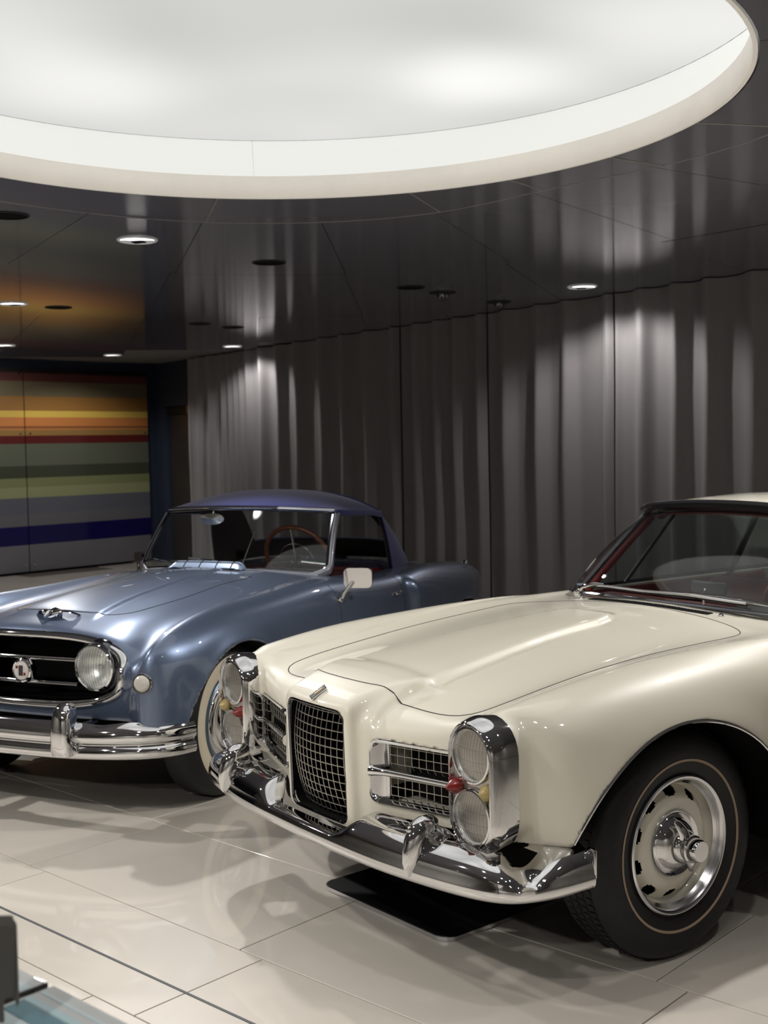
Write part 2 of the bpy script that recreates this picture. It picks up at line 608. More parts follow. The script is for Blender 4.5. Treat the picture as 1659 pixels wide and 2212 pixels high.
for i, (d, c, wid) in enumerate(tiles):
    if i < 300 and d < 1000:
        o = bpy.data.objects.new('tile', tile_mesh(wid))
        COL.objects.link(o)
        o.location = c; o.rotation_euler = (0, 0, trz); o.parent = floor
    else:
        R = Matrix.Rotation(trz, 3, 'Z')
        far.box(c + Vector((0, 0, -.005)), (TILE_L - JOINT, wid - JOINT, .010), rot=R)
if far.v:
    fo = far.build('tile_field', TILEM, floor, smooth=False)
    fo['kind'] = 'stuff'
# dark sealed movement joint that crosses the tiles in the foreground
jm = mat('grey_sealant', srgb(72, 74, 80), .55)
jc = TILE_N * -2.089
R = Matrix.Rotation(trz, 3, 'Z')
jo = MB().box(jc + TILE_D * 1.0 + Vector((0, 0, .0008)), (9.0, .009, .0016), rot=R).build('trim_1', jm, None, smooth=False)
jo['kind'] = 'structure'

# ---------------------------------------------------------------- walls
NAVY = mat('navy_wall_paint', srgb(44, 54, 74), .6)
GREYW = mat('grey_wall_paint', srgb(186, 183, 178), .7)
noise_variation(GREYW, 4, .08)
def wall(name, p, q, thick, m, z0=0, z1=CEIL + .2, cut=None):
    p = Vector((*p, 0)); q = Vector((*q, 0)); d = (q - p); L = d.length; d.normalize()
    n = Vector((d.y, -d.x, 0))                       # the room lies on the other side of n
    R = Matrix.Rotation(math.atan2(d.y, d.x), 3, 'Z')
    b = MB()
    def seg(a, e, za, ze):
        b.box(p + d * ((a + e) / 2) + n * (thick / 2) + Vector((0, 0, (za + ze) / 2)), (e - a, thick, ze - za), rot=R)
    if cut:
        a, e, ze = cut
        seg(0, a, z0, z1); seg(e, L, z0, z1); seg(a, e, ze, z1)
    else:
        seg(0, L, z0, z1)
    o = b.build(name, m, None, smooth=False)
    o['kind'] = 'structure'
    return o
CUR0 = Vector((-2.39, 15.79, 0)); CURD = Vector((.577, -.817, 0)); CURN = Vector((-.817, -.577, 0))   # curtain line, direction, towards the room
STR0 = Vector((-4.79, 15.1, 0)); STRD = Vector((.669, .743, 0)); STRN = Vector((.743, -.669, 0))     # striped wall
corner = CUR0 - CURD * 1.355 - CURN * .0
wall_back = wall('wall_back', (CUR0 - CURD * -14.4).xy, (CUR0 - CURD * 1.45).xy, .25, NAVY, cut=(14.4 - .25, 14.4 + 1.06, 2.12))
wl0 = STR0 - STRD * 8.6; wl1 = STR0 + STRD * 2.5
wall_left = wall('wall_left', (wl1 + STRD * .1).xy, wl0.xy, .2, NAVY)
wall_front = wall('wall_front', (-8.15, -6.1), (6.15, -6.1), .2, GREYW)
wall_right = wall('wall_right', (6.1, -6.2), (6.1, 4.2), .2, GREYW)
wall_side = wall('wall_side', (-10.5, 8.8), (-8.1, -6.2), .2, GREYW)

# striped glass panels on the left wall
STRIPES = [  # lower edge height, sRGB colour
    (0.00, (116, 116, 122)), (0.36, (14, 12, 78)), (0.598, (104, 104, 110)), (0.75, (96, 98, 108)), (0.957, (146, 150, 112)),
    (1.09, (126, 132, 92)), (1.207, (66, 70, 56)), (1.362, (98, 102, 88)), (1.64, (92, 32, 30)), (1.743, (152, 118, 68)),
    (1.817, (206, 132, 78)), (1.833, (142, 90, 56)), (1.862, (206, 132, 74)), (1.975, (226, 192, 92)), (2.058, (160, 116, 62)),
    (2.24, (118, 108, 84)), (2.43, (104, 58, 54)), (2.535, (36, 20, 22))]  # topmost tone: shade where the wall lighting fades out, put in as colour
def stripe_material():
    m = mat('striped_glass', (.2, .2, .2), .28, coat=.7, coat_rough=.06)
    nt = m.node_tree
    b = nt.nodes['Principled BSDF']
    g = nt.nodes.new('ShaderNodeNewGeometry')
    s = nt.nodes.new('ShaderNodeSeparateXYZ')
    nt.links.new(g.outputs['Position'], s.inputs[0])
    prev = None
    for z, c in STRIPES:
        if prev is None:
            v = nt.nodes.new('ShaderNodeRGB'); v.outputs[0].default_value = (*srgb(*c), 1); prev = v.outputs[0]
            continue
        gt = nt.nodes.new('ShaderNodeMath'); gt.operation = 'GREATER_THAN'; gt.inputs[1].default_value = z
        nt.links.new(s.outputs['Z'], gt.inputs[0])
        mx = nt.nodes.new('ShaderNodeMix'); mx.data_type = 'RGBA'
        nt.links.new(gt.outputs[0], mx.inputs['Factor'])
        nt.links.new(prev, mx.inputs[6]); mx.inputs[7].default_value = (*srgb(*c), 1)
        prev = mx.outputs[2]
    nt.links.new(prev, b.inputs['Base Color'])
    return m
STRIPEM = stripe_material()
srz = math.atan2(STRD.y, STRD.x)
for a, e in ((.367, 2.27), (-1.55, .353), (-3.47, -1.564), (-5.38, -3.484)):
    c = STR0 + STRD * ((a + e) / 2) + STRN * .045 + Vector((0, 0, 1.30))
    po = MB().box(c, (e - a, .014, 2.56), .003, rot=Matrix.Rotation(srz, 3, 'Z')).build('glass_panel', STRIPEM, wall_left, smooth=False)
    for t in (a + .06, e - .06):
        for z in (.10, 1.77, 2.52):
            p = STR0 + STRD * t + Vector((0, 0, z))
            MB().tube([p + STRN * .005, p + STRN * .062], .013, 12).build('standoff', CHROME, po)

# service door in the navy wall beside the curtain
door = tag(empty('door_1', CUR0 - CURD * .5), kind='structure')
DOORM = mat('bronze_door_panel', srgb(78, 72, 68), .35, metal=.4)
def door_box(name, s0, s1, z0, z1, dep, th, m):
    c = CUR0 - CURD * ((s0 + s1) / 2) + CURN * dep + Vector((0, 0, (z0 + z1) / 2)) - door.location
    return MB().box(c, (abs(s1 - s0), th, z1 - z0), .004, rot=Matrix.Rotation(math.atan2(CURD.y, CURD.x), 3, 'Z')).build(name, m, door, smooth=False)
door_box('door_leaf', .46, 1.05, .01, 2.0, -.12, .05, DOORM)
door_box('door_leaf', -.24, .45, .01, 1.72, -.14, .05, DOORM)
door_box('transom', .42, 1.05, 2.005, 2.115, -.10, .06, DARKTRIM)
door_box('sign_box', -.22, .41, 2.0, 2.115, -.06, .06, mat('amber_sign_face', srgb(140, 96, 50), .6))
door_box('wall_panel', -.22, .40, 1.73, 1.99, -.08, .06, DARKTRIM)
door_box('door_back', -.24, 1.05, .0, 2.12, -.22, .03, DARKTRIM)

# ---------------------------------------------------------------- ceiling
CEILB = mat('ceiling_slab', srgb(120, 120, 122), .8)
ceiling = room_slab('ceiling', CEIL + .012, CEIL + .12, CEILB, (DISC_C, 1.60))
PANELM = mat('dark_gloss_ceiling', srgb(112, 112, 122), .085, spec=.30)
R1 = Curve1([-180, -90, 0, 22, 36, 53, 71, 87, 103, 120, 140, 180, 270], [1.95, 2, 1.97, 1.93, 1.88, 1.88, 2.09, 2.19, 2.19, 2.10, 2.0, 1.95, 2.0])
R2 = Curve1([-180, 0, 45, 56, 85, 118, 180, 270], [3.8, 3.5, 3.52, 3.65, 4.1, 3.9, 3.8, 3.7])
def ceiling_sector(a0, a1, rin, rout, tilt):
    """one ceiling panel between two angles and two curves"""
    n = max(3, int((a1 - a0) / 3.5) + 1)
    av = np.linspace(a0, a1, n)
    lo_, up_ = [], []
    g = .0022
    for side_, rf in ((0, rin), (1, rout)):
        for k, a in enumerate(av):
            r = float(rf(np.array([a]))[0]) + (g if side_ == 0 else -g)
            da = math.degrees(g / r)
            aa = math.radians(min(max(a, a0 + da), a1 - da))
            (lo_ if side_ == 0 else up_).append((DISC_C[0] + r * math.cos(aa), DISC_C[1] + r * math.sin(aa)))
    poly = lo_ + up_[::-1]
    cx = sum(p[0] for p in poly) / len(poly); cy = sum(p[1] for p in poly) / len(poly)
    b = MB()
    for i in range(n - 1):
        q = [lo_[i], up_[i], up_[i + 1], lo_[i + 1]]
        base = len(b.v)
        for zz in (CEIL, CEIL + .01):
            b.v += [(x, y, zz + (x - cx) * tilt[0] + (y - cy) * tilt[1]) for x, y in q]
        b.f += [(base, base + 1, base + 2, base + 3), (base + 7, base + 6, base + 5, base + 4),
                (base, base + 4, base + 5, base + 1), (base + 2, base + 6, base + 7, base + 3)]
        if i == 0: b.f.append((base, base + 3, base + 7, base + 4)) if n == 2 else b.f.append((base, base + 4, base + 5, base + 1))
    return b.build('ceiling_panel', PANELM, ceiling, smooth=False)
const = lambda v: Curve1([-400, 0, 400], [v, v, v])
ring1 = [-20, 13, 33.5, 53, 71, 103.6, 140, 165, 195, 225, 255, 285, 312, 340]
ring2 = [-22, 14, 34.8, 55, 72, 88, 104, 119.5, 142, 168, 198, 228, 258, 288, 314, 338]
ring3 = [-24, 4, 20, 38, 56.3, 72.5, 88.2, 104.4, 121, 142, 160]
for ang, ri, ro in ((ring1, const(1.585), R1), (ring2, R1, R2), (ring3, R2, const(6.8))):
    for a0, a1 in zip(ang[:-1], ang[1:]):
        ceiling_sector(a0, a1, ri, ro, (rnd.uniform(-1, 1) * .0006, rnd.uniform(-1, 1) * .0006))
for a0, a1, r in ((62, 73, 8.2), (73, 82, 8.6), (82, 88.3, 8.8), (88.3, 96, 9.4), (96, 104.5, 10.4), (104.5, 112, 11.5), (112, 121, 10.4), (121, 131, 9.4), (131, 142, 8.9), (142, 158, 8.6)):
    ceiling_sector(a0, a1, const(6.8), const(r), (rnd.uniform(-1, 1) * .0004, rnd.uniform(-1, 1) * .0004))

JOINTLIGHT = mat('joint_light_tint', srgb(150, 148, 146), .6)  # pale strips stand in for light leaking through the ceiling joints
av = np.linspace(-20, 165, 110)
MB().tube([(DISC_C[0] + float(R1(np.array([a]))[0]) * math.cos(math.radians(a)), DISC_C[1] + float(R1(np.array([a]))[0]) * math.sin(math.radians(a)), CEIL - .0005) for a in av], .0022, 6).build('joint_light_strip', JOINTLIGHT, ceiling)
for a in ring1[1:7]:
    r0, r1_ = 1.585, float(R1(np.array([a]))[0])
    MB().tube([(DISC_C[0] + r * math.cos(math.radians(a)), DISC_C[1] + r * math.sin(math.radians(a)), CEIL - .0008) for r in (r0, r1_)], .0034, 6).build('joint_light_strip', JOINTLIGHT, ceiling)

# luminous stretch-ceiling disc in its cove
LUM = bpy.data.materials.new('luminous_membrane'); LUM.use_nodes = True
def luminous(m, base, lumps, tintc):
    nt = m.node_tree; nt.nodes.clear()
    out = nt.nodes.new('ShaderNodeOutputMaterial'); em = nt.nodes.new('ShaderNodeEmission')
    tc = nt.nodes.new('ShaderNodeTexCoord'); n = nt.nodes.new('ShaderNodeTexNoise'); r = nt.nodes.new('ShaderNodeMapRange')
    total = None
    for hx, hy, wd, am in ((.84, .90, .50, .26), (-.85, .92, .60, .20), (-.04, 1.50, .45, .05), (1.45, .30, .60, .16), (-.95, .15, .55, .14), (.2, -1.0, .7, .2), (-.9, -1.1, .7, .2), (1.1, -.9, .6, .18)):   # lamp rows behind the membrane
        d = nt.nodes.new('ShaderNodeVectorMath'); d.operation = 'DISTANCE'; d.inputs[1].default_value = (hx, hy, .35)
        g = nt.nodes.new('ShaderNodeMapRange'); g.interpolation_type = 'SMOOTHERSTEP'
        g.inputs['From Min'].default_value = wd * 1.25; g.inputs['From Max'].default_value = 0
        g.inputs['To Min'].default_value = 0; g.inputs['To Max'].default_value = am
        nt.links.new(tc.outputs['Object'], d.inputs[0]); nt.links.new(d.outputs['Value'], g.inputs['Value'])
        if total is None: total = g.outputs[0]
        else:
            ad = nt.nodes.new('ShaderNodeMath'); ad.operation = 'ADD'
            nt.links.new(total, ad.inputs[0]); nt.links.new(g.outputs[0], ad.inputs[1]); total = ad.outputs[0]
    n.inputs['Scale'].default_value = .85; n.inputs['Detail'].default_value = 1.0
    r.inputs['From Min'].default_value = .3; r.inputs['From Max'].default_value = .7
    r.inputs['To Min'].default_value = base - lumps; r.inputs['To Max'].default_value = base + lumps
    nt.links.new(tc.outputs['Object'], n.inputs['Vector'])
    nt.links.new(n.outputs['Fac'], r.inputs['Value'])
    em.inputs['Color'].default_value = (*tintc, 1)
    ad = nt.nodes.new('ShaderNodeMath'); ad.operation = 'ADD'
    nt.links.new(total, ad.inputs[0]); nt.links.new(r.outputs[0], ad.inputs[1])
    nt.links.new(ad.outputs[0], em.inputs['Strength'])
    nt.links.new(em.outputs[0], out.inputs[0])
    return n
ln = luminous(LUM, .67 * DISC_POWER, .08 * DISC_POWER, (1, .995, .965))
COVE = mat('cove_glow', (.2, .2, .19), .6, emit=(1, 1, .95), estr=.70 * DISC_POWER)
TRIMM = mat('glowing_cove_trim', srgb(226, 219, 208), .6, emit=(1, .97, .91), estr=.2)  # faint emission added to brighten the trim band
noise_variation(TRIMM, 6, .04)
lum = tag(empty('ceiling_light', (*DISC_C, CEIL)), 'large round glowing white ceiling light recessed in the dark ceiling', 'ceiling light')
N = 128
b = MB()
rows = [[(r * math.cos(2 * PI * k / N), r * math.sin(2 * PI * k / N), z) for k in range(N)] for r, z in
        ((1.715, .300), (1.5, .318), (1.2, .335), (.8, .35), (.4, .36), (.02, .362))]
b.grid(rows, closed_v=True).f.append(tuple(5 * N + k for k in range(N)))
b.build('luminous_disc', LUM, lum, sharp=0)
for k in range(12):                                   # cove wall in bent acrylic segments
    a0, a1 = 2 * PI * k / 12 + .13, 2 * PI * (k + 1) / 12 + .13 - .0008
    av = np.linspace(a0, a1, 12)
    rows = [[(r * math.cos(a), r * math.sin(a), z) for a in av] for r, z in ((1.567, .103), (1.6, .15), (1.65, .21), (1.716, .299), (1.73, .299), (1.585, .103))]
    MB().grid(rows).build('cove_panel', COVE, lum, sharp=60)
for k in range(8):
    a0, a1 = 2 * PI * k / 8 + .30, 2 * PI * (k + 1) / 8 + .30 - .0012
    av = np.linspace(a0, a1, 18)
    rows = [[(r * math.cos(a), r * math.sin(a), z) for a in av] for r, z in ((1.58, -.002), (1.568, -.002), (1.565, 0), (1.565, .1), (1.568, .102), (1.58, .102), (1.58, -.002))]
    MB().grid(rows).build('trim_band', TRIMM, lum, sharp=60)

# downlights, speakers and camera domes in the ceiling
LAMPM = mat('downlight_lens', (.9, .9, .9), .4, emit=(1, .99, .95), estr=5)
LAMPRING = mat('downlight_reflector', (.85, .85, .86), .25, metal=.6, emit=(1, .99, .97), estr=.12)
def downlight(x, y, ax, ay, watts, cone, rad, label, turn=0.):
    o = tag(empty('downlight', (x, y, CEIL), turn), label, 'downlight', 'recessed ceiling downlights')
    MB().lathe([(.104, -.0005), (.112, -.0005), (.112, -.004), (.104, -.009), (.098, -.006), (.098, -.001)], 36, close=True).build('flange', LAMPRING, o)
    MB().lathe([(.098, -.003), (.075, -.0025), (.0005, -.0022)], 36).build('reflector_dish', LAMPRING, o)
    poly = [(.094 * math.cos(a), .094 * math.sin(a)) for a in np.linspace(-2.5, .25, 16)] + [(.02, -.012), (-.02, -.02)]
    MB().prism(poly, -.006, -.0035).build('lens', LAMPM, o, smooth=False)
    MB().box((-.012, .038, -.007), (.07, .05, .006), .002).build('baffle', BLACK, o, smooth=False)
    ld = bpy.data.lights.new('spot_lamp', 'SPOT')
    ld.energy = watts * SPOT_W / 60; ld.spot_size = math.radians(cone); ld.spot_blend = .45; ld.shadow_soft_size = rad
    ld.color = (1, .965, .92)
    l = bpy.data.objects.new('spot_lamp', ld); COL.objects.link(l)
    l.location = (x, y, CEIL - .03)
    l.rotation_euler = (Vector((ax, ay, 0.4)) - Vector((x, y, CEIL - .03))).to_track_quat('-Z', 'Y').to_euler()
    return o
DL_LABELS = ['large downlight nearest the glowing disc, left of the curtain reflections', 'bright downlight close to the right part of the grey curtain',
    'small downlight beside the left end of the curtain', 'small downlight in front of the dark top of the striped wall, right one',
    'downlight in the ceiling amid the mirrored orange stripes', 'small downlight over the striped wall at the left edge']
for i, s in enumerate(SPOTS):
    downlight(*s, DL_LABELS[i] if i < 6 else ('unseen ceiling downlight added to brighten a room wall' if i > 16 else 'unseen ceiling downlight placed to fill the light on cars and floor'), turn=-.3)
def speaker(x, y, label):
    o = tag(empty('ceiling_speaker', (x, y, CEIL)), label, 'speaker', 'black round ceiling speakers')
    MB().lathe([(.098, -.0005), (.108, -.0005), (.108, -.004), (.098, -.006)], 32, close=True).build('bezel', DARKTRIM, o)
    MB().lathe([(.098, -.003), (.05, -.002), (.0005, -.0015)], 32).build('speaker_mesh', BLACK, o)
for x, y, l in ((-.69, 7.67, 'black round speaker in the middle of the dark ceiling'), (.23, 9.02, 'black round speaker beside the two camera domes'),
                (-1.42, 11.74, 'right one of two small black speakers above the curtain end'), (-1.68, 11.34, 'left one of two small black speakers above the curtain end'),
                (-2.59, 9.84, 'black round speaker beside the downlight amid mirrored orange stripes'), (-1.81, 5.98, 'large black round speaker at the left edge, nearest the glowing disc')):
    speaker(x, y, l)
for x, y, l in ((.48, 9.36, 'black camera dome beside the ceiling speaker'), (.98, 10.05, 'black camera dome nearer the curtain')):
    o = tag(empty('camera_dome', (x, y, CEIL)), l, 'camera', 'black ceiling cameras')
    MB().lathe([(.0005, -.0005), (.105, -.0005), (.105, -.004), (.06, -.014), (.0005, -.014)], 32).build('mounting_plate', DARKTRIM, o)
    MB().lathe([(.048, -.014), (.046, -.034), (.034, -.054), (.018, -.063), (.0005, -.066)], 24).build('dome', DARK_CHROME, o)

# ---------------------------------------------------------------- curtain
CURT = mat('grey_curtain_cloth', srgb(146, 143, 145), .95, spec=.15, sheen=.2)
noise_variation(CURT, 180, .06, bump=.05)
RIDGES = [-.034, .293, .585, .868, 1.036, 1.178, 1.329, 1.534, 1.919, 2.309, 2.721, 3.234, 3.647, 4.089, 4.554, 4.91, 5.235, 5.525, 5.876, 6.221, 6.635, 6.97, 7.465, 7.806, 8.149, 8.452, 8.854]
SEAMS = [4.6, 5.92, 7.48]
LAB = ['leftmost grey curtain panel with tight folds beside the service door', 'second grey curtain panel from the left, narrow with three soft folds',
       'wide grey curtain panel left of the long dark seam', 'rightmost grey curtain panel behind the white car roof']
ext = RIDGES + [RIDGES[-1] + k * .42 for k in range(1, 9)]
def fold_depth(t, z):
    """how far the cloth stands out towards the room"""
    d = 0.
    for i, r in enumerate(ext):
        sp = min(ext[i + 1] - r if i + 1 < len(ext) else .4, r - ext[i - 1] if i else .15)
        x = t - r
        wl, wr = .30 * sp, .16 * sp
        a = min(.34 * sp, .10)
        d = max(d, a * math.exp(-(x / (wl if x < 0 else wr)) ** 2)) + 0.0
    return d
bounds = [ext[0] - .04] + SEAMS + [ext[-1]]
zs = [0.015, .5, 1.0, 1.5, 2.0, 2.4, 2.694]
for k in range(len(bounds) - 1):
    a, e = bounds[k] + .006, bounds[k + 1] - .006
    ts = np.arange(a, e, .012)
    ts = np.r_[ts, e]
    rows = []
    for z in zs:
        row = []
        for t in ts:
            edge = min(1, (t - a) / .03, (e - t) / .03) if k else min(1, (e - t) / .03)
            sway = .012 * math.sin(2.2 * t + 1.1 * z) * (1 - z / 2.7)
            d = fold_depth(t + sway, z) * (1 - .12 * math.sin(3 * z + t)) * (.35 + .65 * max(0, edge)) + .07
            p = CUR0 + CURD * t + CURN * d
            row.append((p.x, p.y, z))
        rows.append(row)
    o = MB().sheet(rows, -.004).build('curtain', CURT, None, sharp=70)
    tag(o, LAB[k], 'curtain', 'grey pleated curtains along the back wall')

# ================================================================== FOREGROUND FURNITURE
def tile_pt(d, n, z): return TILE_D * d + TILE_N * n + Vector((0, 0, z))
# low reading rail with printed glass panels, cut off by the lower left corner
RAILM = mat('dark_bronze_metal', srgb(88, 84, 79), .45, metal=.25)
PANELW = mat('white_printed_panel', srgb(192, 196, 196), .7)
BLUEP = mat('pale_blue_print', srgb(188, 206, 210), .6)
PALEP = mat('ice_blue_print', srgb(168, 198, 204), .6)
TEALP = mat('teal_print', srgb(58, 118, 134), .6)
ZR = .85
rail = tag(empty('reading_rail', (-.60, 1.52, 0)), 'low reading rail with white and teal printed panels at the lower left corner', 'information stand')
RL = Vector((-.60, 1.52, 0))
def rail_plate(name, corner, ld, ln, z0, th, m, parent, off=(0, 0)):
    """a plate whose right-hand corner is given; it runs ld along the tile rows and ln across"""
    c0 = Vector((corner[0], corner[1], 0)) + TILE_D * off[0] + TILE_N * off[1]
    q = [c0, c0 + TILE_D * ld, c0 + TILE_D * ld + TILE_N * ln, c0 + TILE_N * ln]
    c = (q[0] + q[2]) / 2 - RL
    return MB().box((c.x, c.y, z0 - th / 2), (abs(ld), abs(ln), th), .0008, rot=Matrix.Rotation(math.atan2(TILE_D.y, TILE_D.x), 3, 'Z'), seg=1).build(name, m, parent, smooth=False)
CB = (-.445, 1.551); CA = (-.4555, 1.5585)
pB = rail_plate('printed_panel', CB, -.62, .30, ZR, .006, PANELW, rail)
rail_plate('blue_band', CB, -.61, .006, ZR + .0006, .001, BLUEP, pB, (-.002, .018))
rail_plate('ice_band', CB, -.60, .012, ZR + .0006, .001, PALEP, pB, (-.004, .036))
rail_plate('teal_band', CB, -.60, .030, ZR + .0006, .001, TEALP, pB, (-.006, .049))
rail_plate('blue_field', CB, -.60, .20, ZR + .0006, .001, BLUEP, pB, (-.008, .081))
pA = rail_plate('printed_panel', CA, .50, .30, ZR, .006, PANELW, rail)
rail_plate('blue_field', CA, .48, .25, ZR + .0006, .001, BLUEP, pA, (.004, .02))
rail_plate('edge_strip', CA, -.0025, .30, ZR + .002, .008, DARKTRIM, rail)
e0 = Vector((*CA, ZR - .008)) - RL
MB().tube([e0 + TILE_N * .004, e0 + TILE_N * .022], .006, 12).build('clip', RUBBER, rail)
# folded metal upright of the rail, its rounded top corner in view, and its foot on the floor
Mx = axis_matrix((-.447 - RL.x, 1.415 - RL.y, 0), (-.1, -1, 0), (1, 0, 0))
poly = [(-.08, .862), (-.024, .862), (-.024, .882)] + [(-.024 + .008 - .008 * math.cos(a), .885 + .008 * math.sin(a)) for a in (.4, .9, 1.4)] + [(-.010, .892), (-.004, .886), (-.002, .890)] + \
       [(-.0015 - .010 + .010 * math.cos(a), .983 + .010 * math.sin(a)) for a in np.linspace(0, PI / 2, 6)] + [(-.08, .993)]
bx = MB()
n = len(poly)
P3 = lambda x, z, d: (-.447 - RL.x + x, 1.415 - RL.y + d + (.010 if x < -.006 else 0), z)
bx.v = [P3(x, z, 0) for x, z in poly] + [P3(x, z, .004) for x, z in poly]
bx.f = [tuple(range(n)), tuple(range(2 * n - 1, n - 1, -1))] + [(i, n + i, n + (i + 1) % n, (i + 1) % n) for i in range(n)]
bx.build('upright_plate', RAILM, rail, smooth=False)
MB().box((-.06, -.16 - .0, .42), (.05, .05, .84), .004).build('post', RAILM, rail, smooth=False)
MB().box((-.06, -.16, .008), (.30, .30, .016), .004).build('foot_plate', RAILM, rail, smooth=False)
MB().box((.10, -.10, ZR - .012), (.5, .04, .012), .002, rot=Matrix.Rotation(math.atan2(-TILE_D.y, -TILE_D.x), 3, 'Z')).build('support_bar', RAILM, rail, smooth=False)

# ================================================================== WHITE CAR
AW = math.radians(-54.2)
LW = Vector((math.cos(AW), math.sin(AW), 0)); FW = Vector((LW.y, -LW.x, 0))
car = tag(empty('coupe_car', LW * -3.161 + FW * -2.758, math.atan2(FW.y, FW.x)),
          'cream white vintage coupe with stacked headlights and square mesh grille, in front', 'car')

wx = [-3.5, -3.0, -2.3, -1.5, -.75, -.4, 0, .25, .45, .57, .65, .70, .76, .85]
wy = [0, .12, .2, .3, .42, .52, .6, .68, .76, .84, .94]
WT = Table(wx, wy, [
    [.80, .80, .80, .80, .80, .80, .80, .79, .76, .70, .60],
    [.86, .86, .86, .86, .86, .865, .87, .87, .85, .80, .70],
    [.91, .91, .91, .91, .905, .90, .895, .89, .87, .83, .74],
    [.93, .93, .925, .92, .91, .90, .895, .89, .87, .83, .75],
    [.920, .918, .914, .908, .898, .890, .888, .889, .872, .835, .755],
    [.902, .900, .895, .888, .878, .873, .878, .886, .872, .835, .755],
    [.872, .870, .864, .855, .845, .845, .858, .873, .862, .825, .745],
    [.842, .840, .834, .825, .813, .815, .834, .855, .844, .805, .72],
    [.815, .812, .806, .797, .783, .785, .806, .829, .816, .772, .68],
    [.795, .790, .782, .773, .762, .765, .788, .812, .797, .748, .65],
    [.770, .764, .756, .748, .738, .745, .774, .801, .784, .73, .63],
    [.735, .728, .720, .712, .705, .715, .750, .785, .768, .71, .61],
    [.66, .655, .65, .645, .64, .65, .70, .74, .72, .66, .56],
    [.50, .50, .50, .50, .50, .50, .53, .57, .55, .50, .40]], sym=True)
WW = Curve1([-3.55, -3.4, -3.0, -2.3, -1.4, -.5, 0, .25, .45, .55, .65, .72, .80], [.70, .77, .845, .88, .885, .885, .882, .870, .845, .812, .768, .725, .66])
WZ = Curve1([.2, .3, .45, .6, .75, .95], [-.035, -.015, -.003, 0, -.010, -.05])
W_CAB = (-2.35, -.86)
ARX, ARZ, ARA, ARB = .04, .30, .46, .43
def cab_front(Y): return -.848 - .05 * np.square(Y / .655) - .20 * np.power(np.minimum(np.abs(Y) / .655, 1.02), 8)
def F_white(X, Y, Z):
    top = WT(X, Y)
    yb = np.interp(X, [-.56, -.52, -.42, -.34, -.1, .2, .44, .60], [0.01, .07, .135, .160, .176, .208, .238, .25])
    hb = .020 * sstep(X, -.55, -.42) + .003 * sstep(X, .1, .55)
    bul = hb * (1 - sstep(Y, yb - .030, yb + .010))
    yr = np.interp(X, [-.75, -.56, -.35, -.1, .2, .39, .54], [.715, .698, .664, .625, .598, .597, .622])
    bul = bul + .0065 * sstep(Y, yr - .012, yr + .006) * (1 - sstep(Y, yr + .01, yr + .14)) * (1 - sstep(X, .45, .60)) * sstep(X, -.9, -.6)
    top = top + bul
    a = Z - top
    flare = .012 * np.exp(-np.square((np.sqrt(np.square((X - ARX) / ARA) + np.square((Z - ARZ) / ARB)) - 1.0) / .16))
    wid = WW(X) + WZ(Z) + flare
    b = Y - wid
    front = X - (.715 - .30 * np.maximum(Y - .23, 0) - .25 * np.square(np.maximum(Y - .5, 0)) + .03 * (Z - .55))
    f = smax(a, b, .16)
    f = smax(f, front, .075)
    f = smax(f, -3.48 - X, .2)
    # headlamp pod: upright stadium pushed forward out of the wing
    py = np.sqrt(np.square(Y - .665) + np.square(np.maximum(np.abs(Z - .6175) - .086, 0))) - .098 + .10 * np.maximum(.62 - X, 0)
    pod = smax(smax(py, X - .655, .012), .35 - X, .05)
    f = smin(f, pod, .05)
    # grille nose
    nt = np.interp(X, [.40, .57, .65, .70, .735, .765, .80], [.822, .817, .804, .794, .782, .762, .735])
    nyw = .183 + .30 * np.square(np.maximum(.74 - X, 0)) * 4
    nose = smax(smax(smax(Z - nt, Y - nyw, .06), X - (.768 + .03 * (Z - .74) - .25 * np.square(Y)), .030), .50 - X, .05)
    nose = smax(nose, .382 + .9 * np.square(np.maximum(Y - .10, 0)) * 10 * .1 - Z, .05)
    f = smin(f, nose, .075)
    # underside
    bot = np.where(X > .30, .447, .27) + np.where(X > .30, -.065 * (1 - sstep(Y, .20, .30)) * sstep(X, .45, .6), 0)
    f = smax(f, bot - Z, .02)
    # wheel arches
    for cx in (ARX, ARX - 2.66):
        e = np.sqrt(np.square((X - cx) / ARA) + np.square((Z - ARZ) / ARB))
        arch = (e - 1) * .44
        f = smax(f, -smax(arch, .60 - Y, .01), .012)
    # grille opening
    gy = np.abs(Y) - .157; gz = np.abs(Z - .572) - .170
    q = np.sqrt(np.square(np.maximum(gy + .035, 0)) + np.square(np.maximum(gz + .035, 0))) - .035 + np.minimum(np.maximum(gy, gz) + .035, 0)
    f = smax(f, -smax(q, .62 - X, .006), .008)
    # side grille openings
    c = Y - .402
    gz2 = np.abs(Z - .580) - .094; gy2 = np.abs(c) - .165
    q = np.sqrt(np.square(np.maximum(gy2 + .03, 0)) + np.square(np.maximum(gz2 + .03, 0))) - .03 + np.minimum(np.maximum(gy2, gz2) + .03, 0)
    f = smax(f, -smax(q, .54 - X, .006), .008)
    # cabin hollow
    cab = smax(smax(np.abs(Y) - .66, X - cab_front(Y), .02), smax(W_CAB[0] - X, .42 - Z, .03), .03)
    f = smax(f, -cab, .012)
    return f

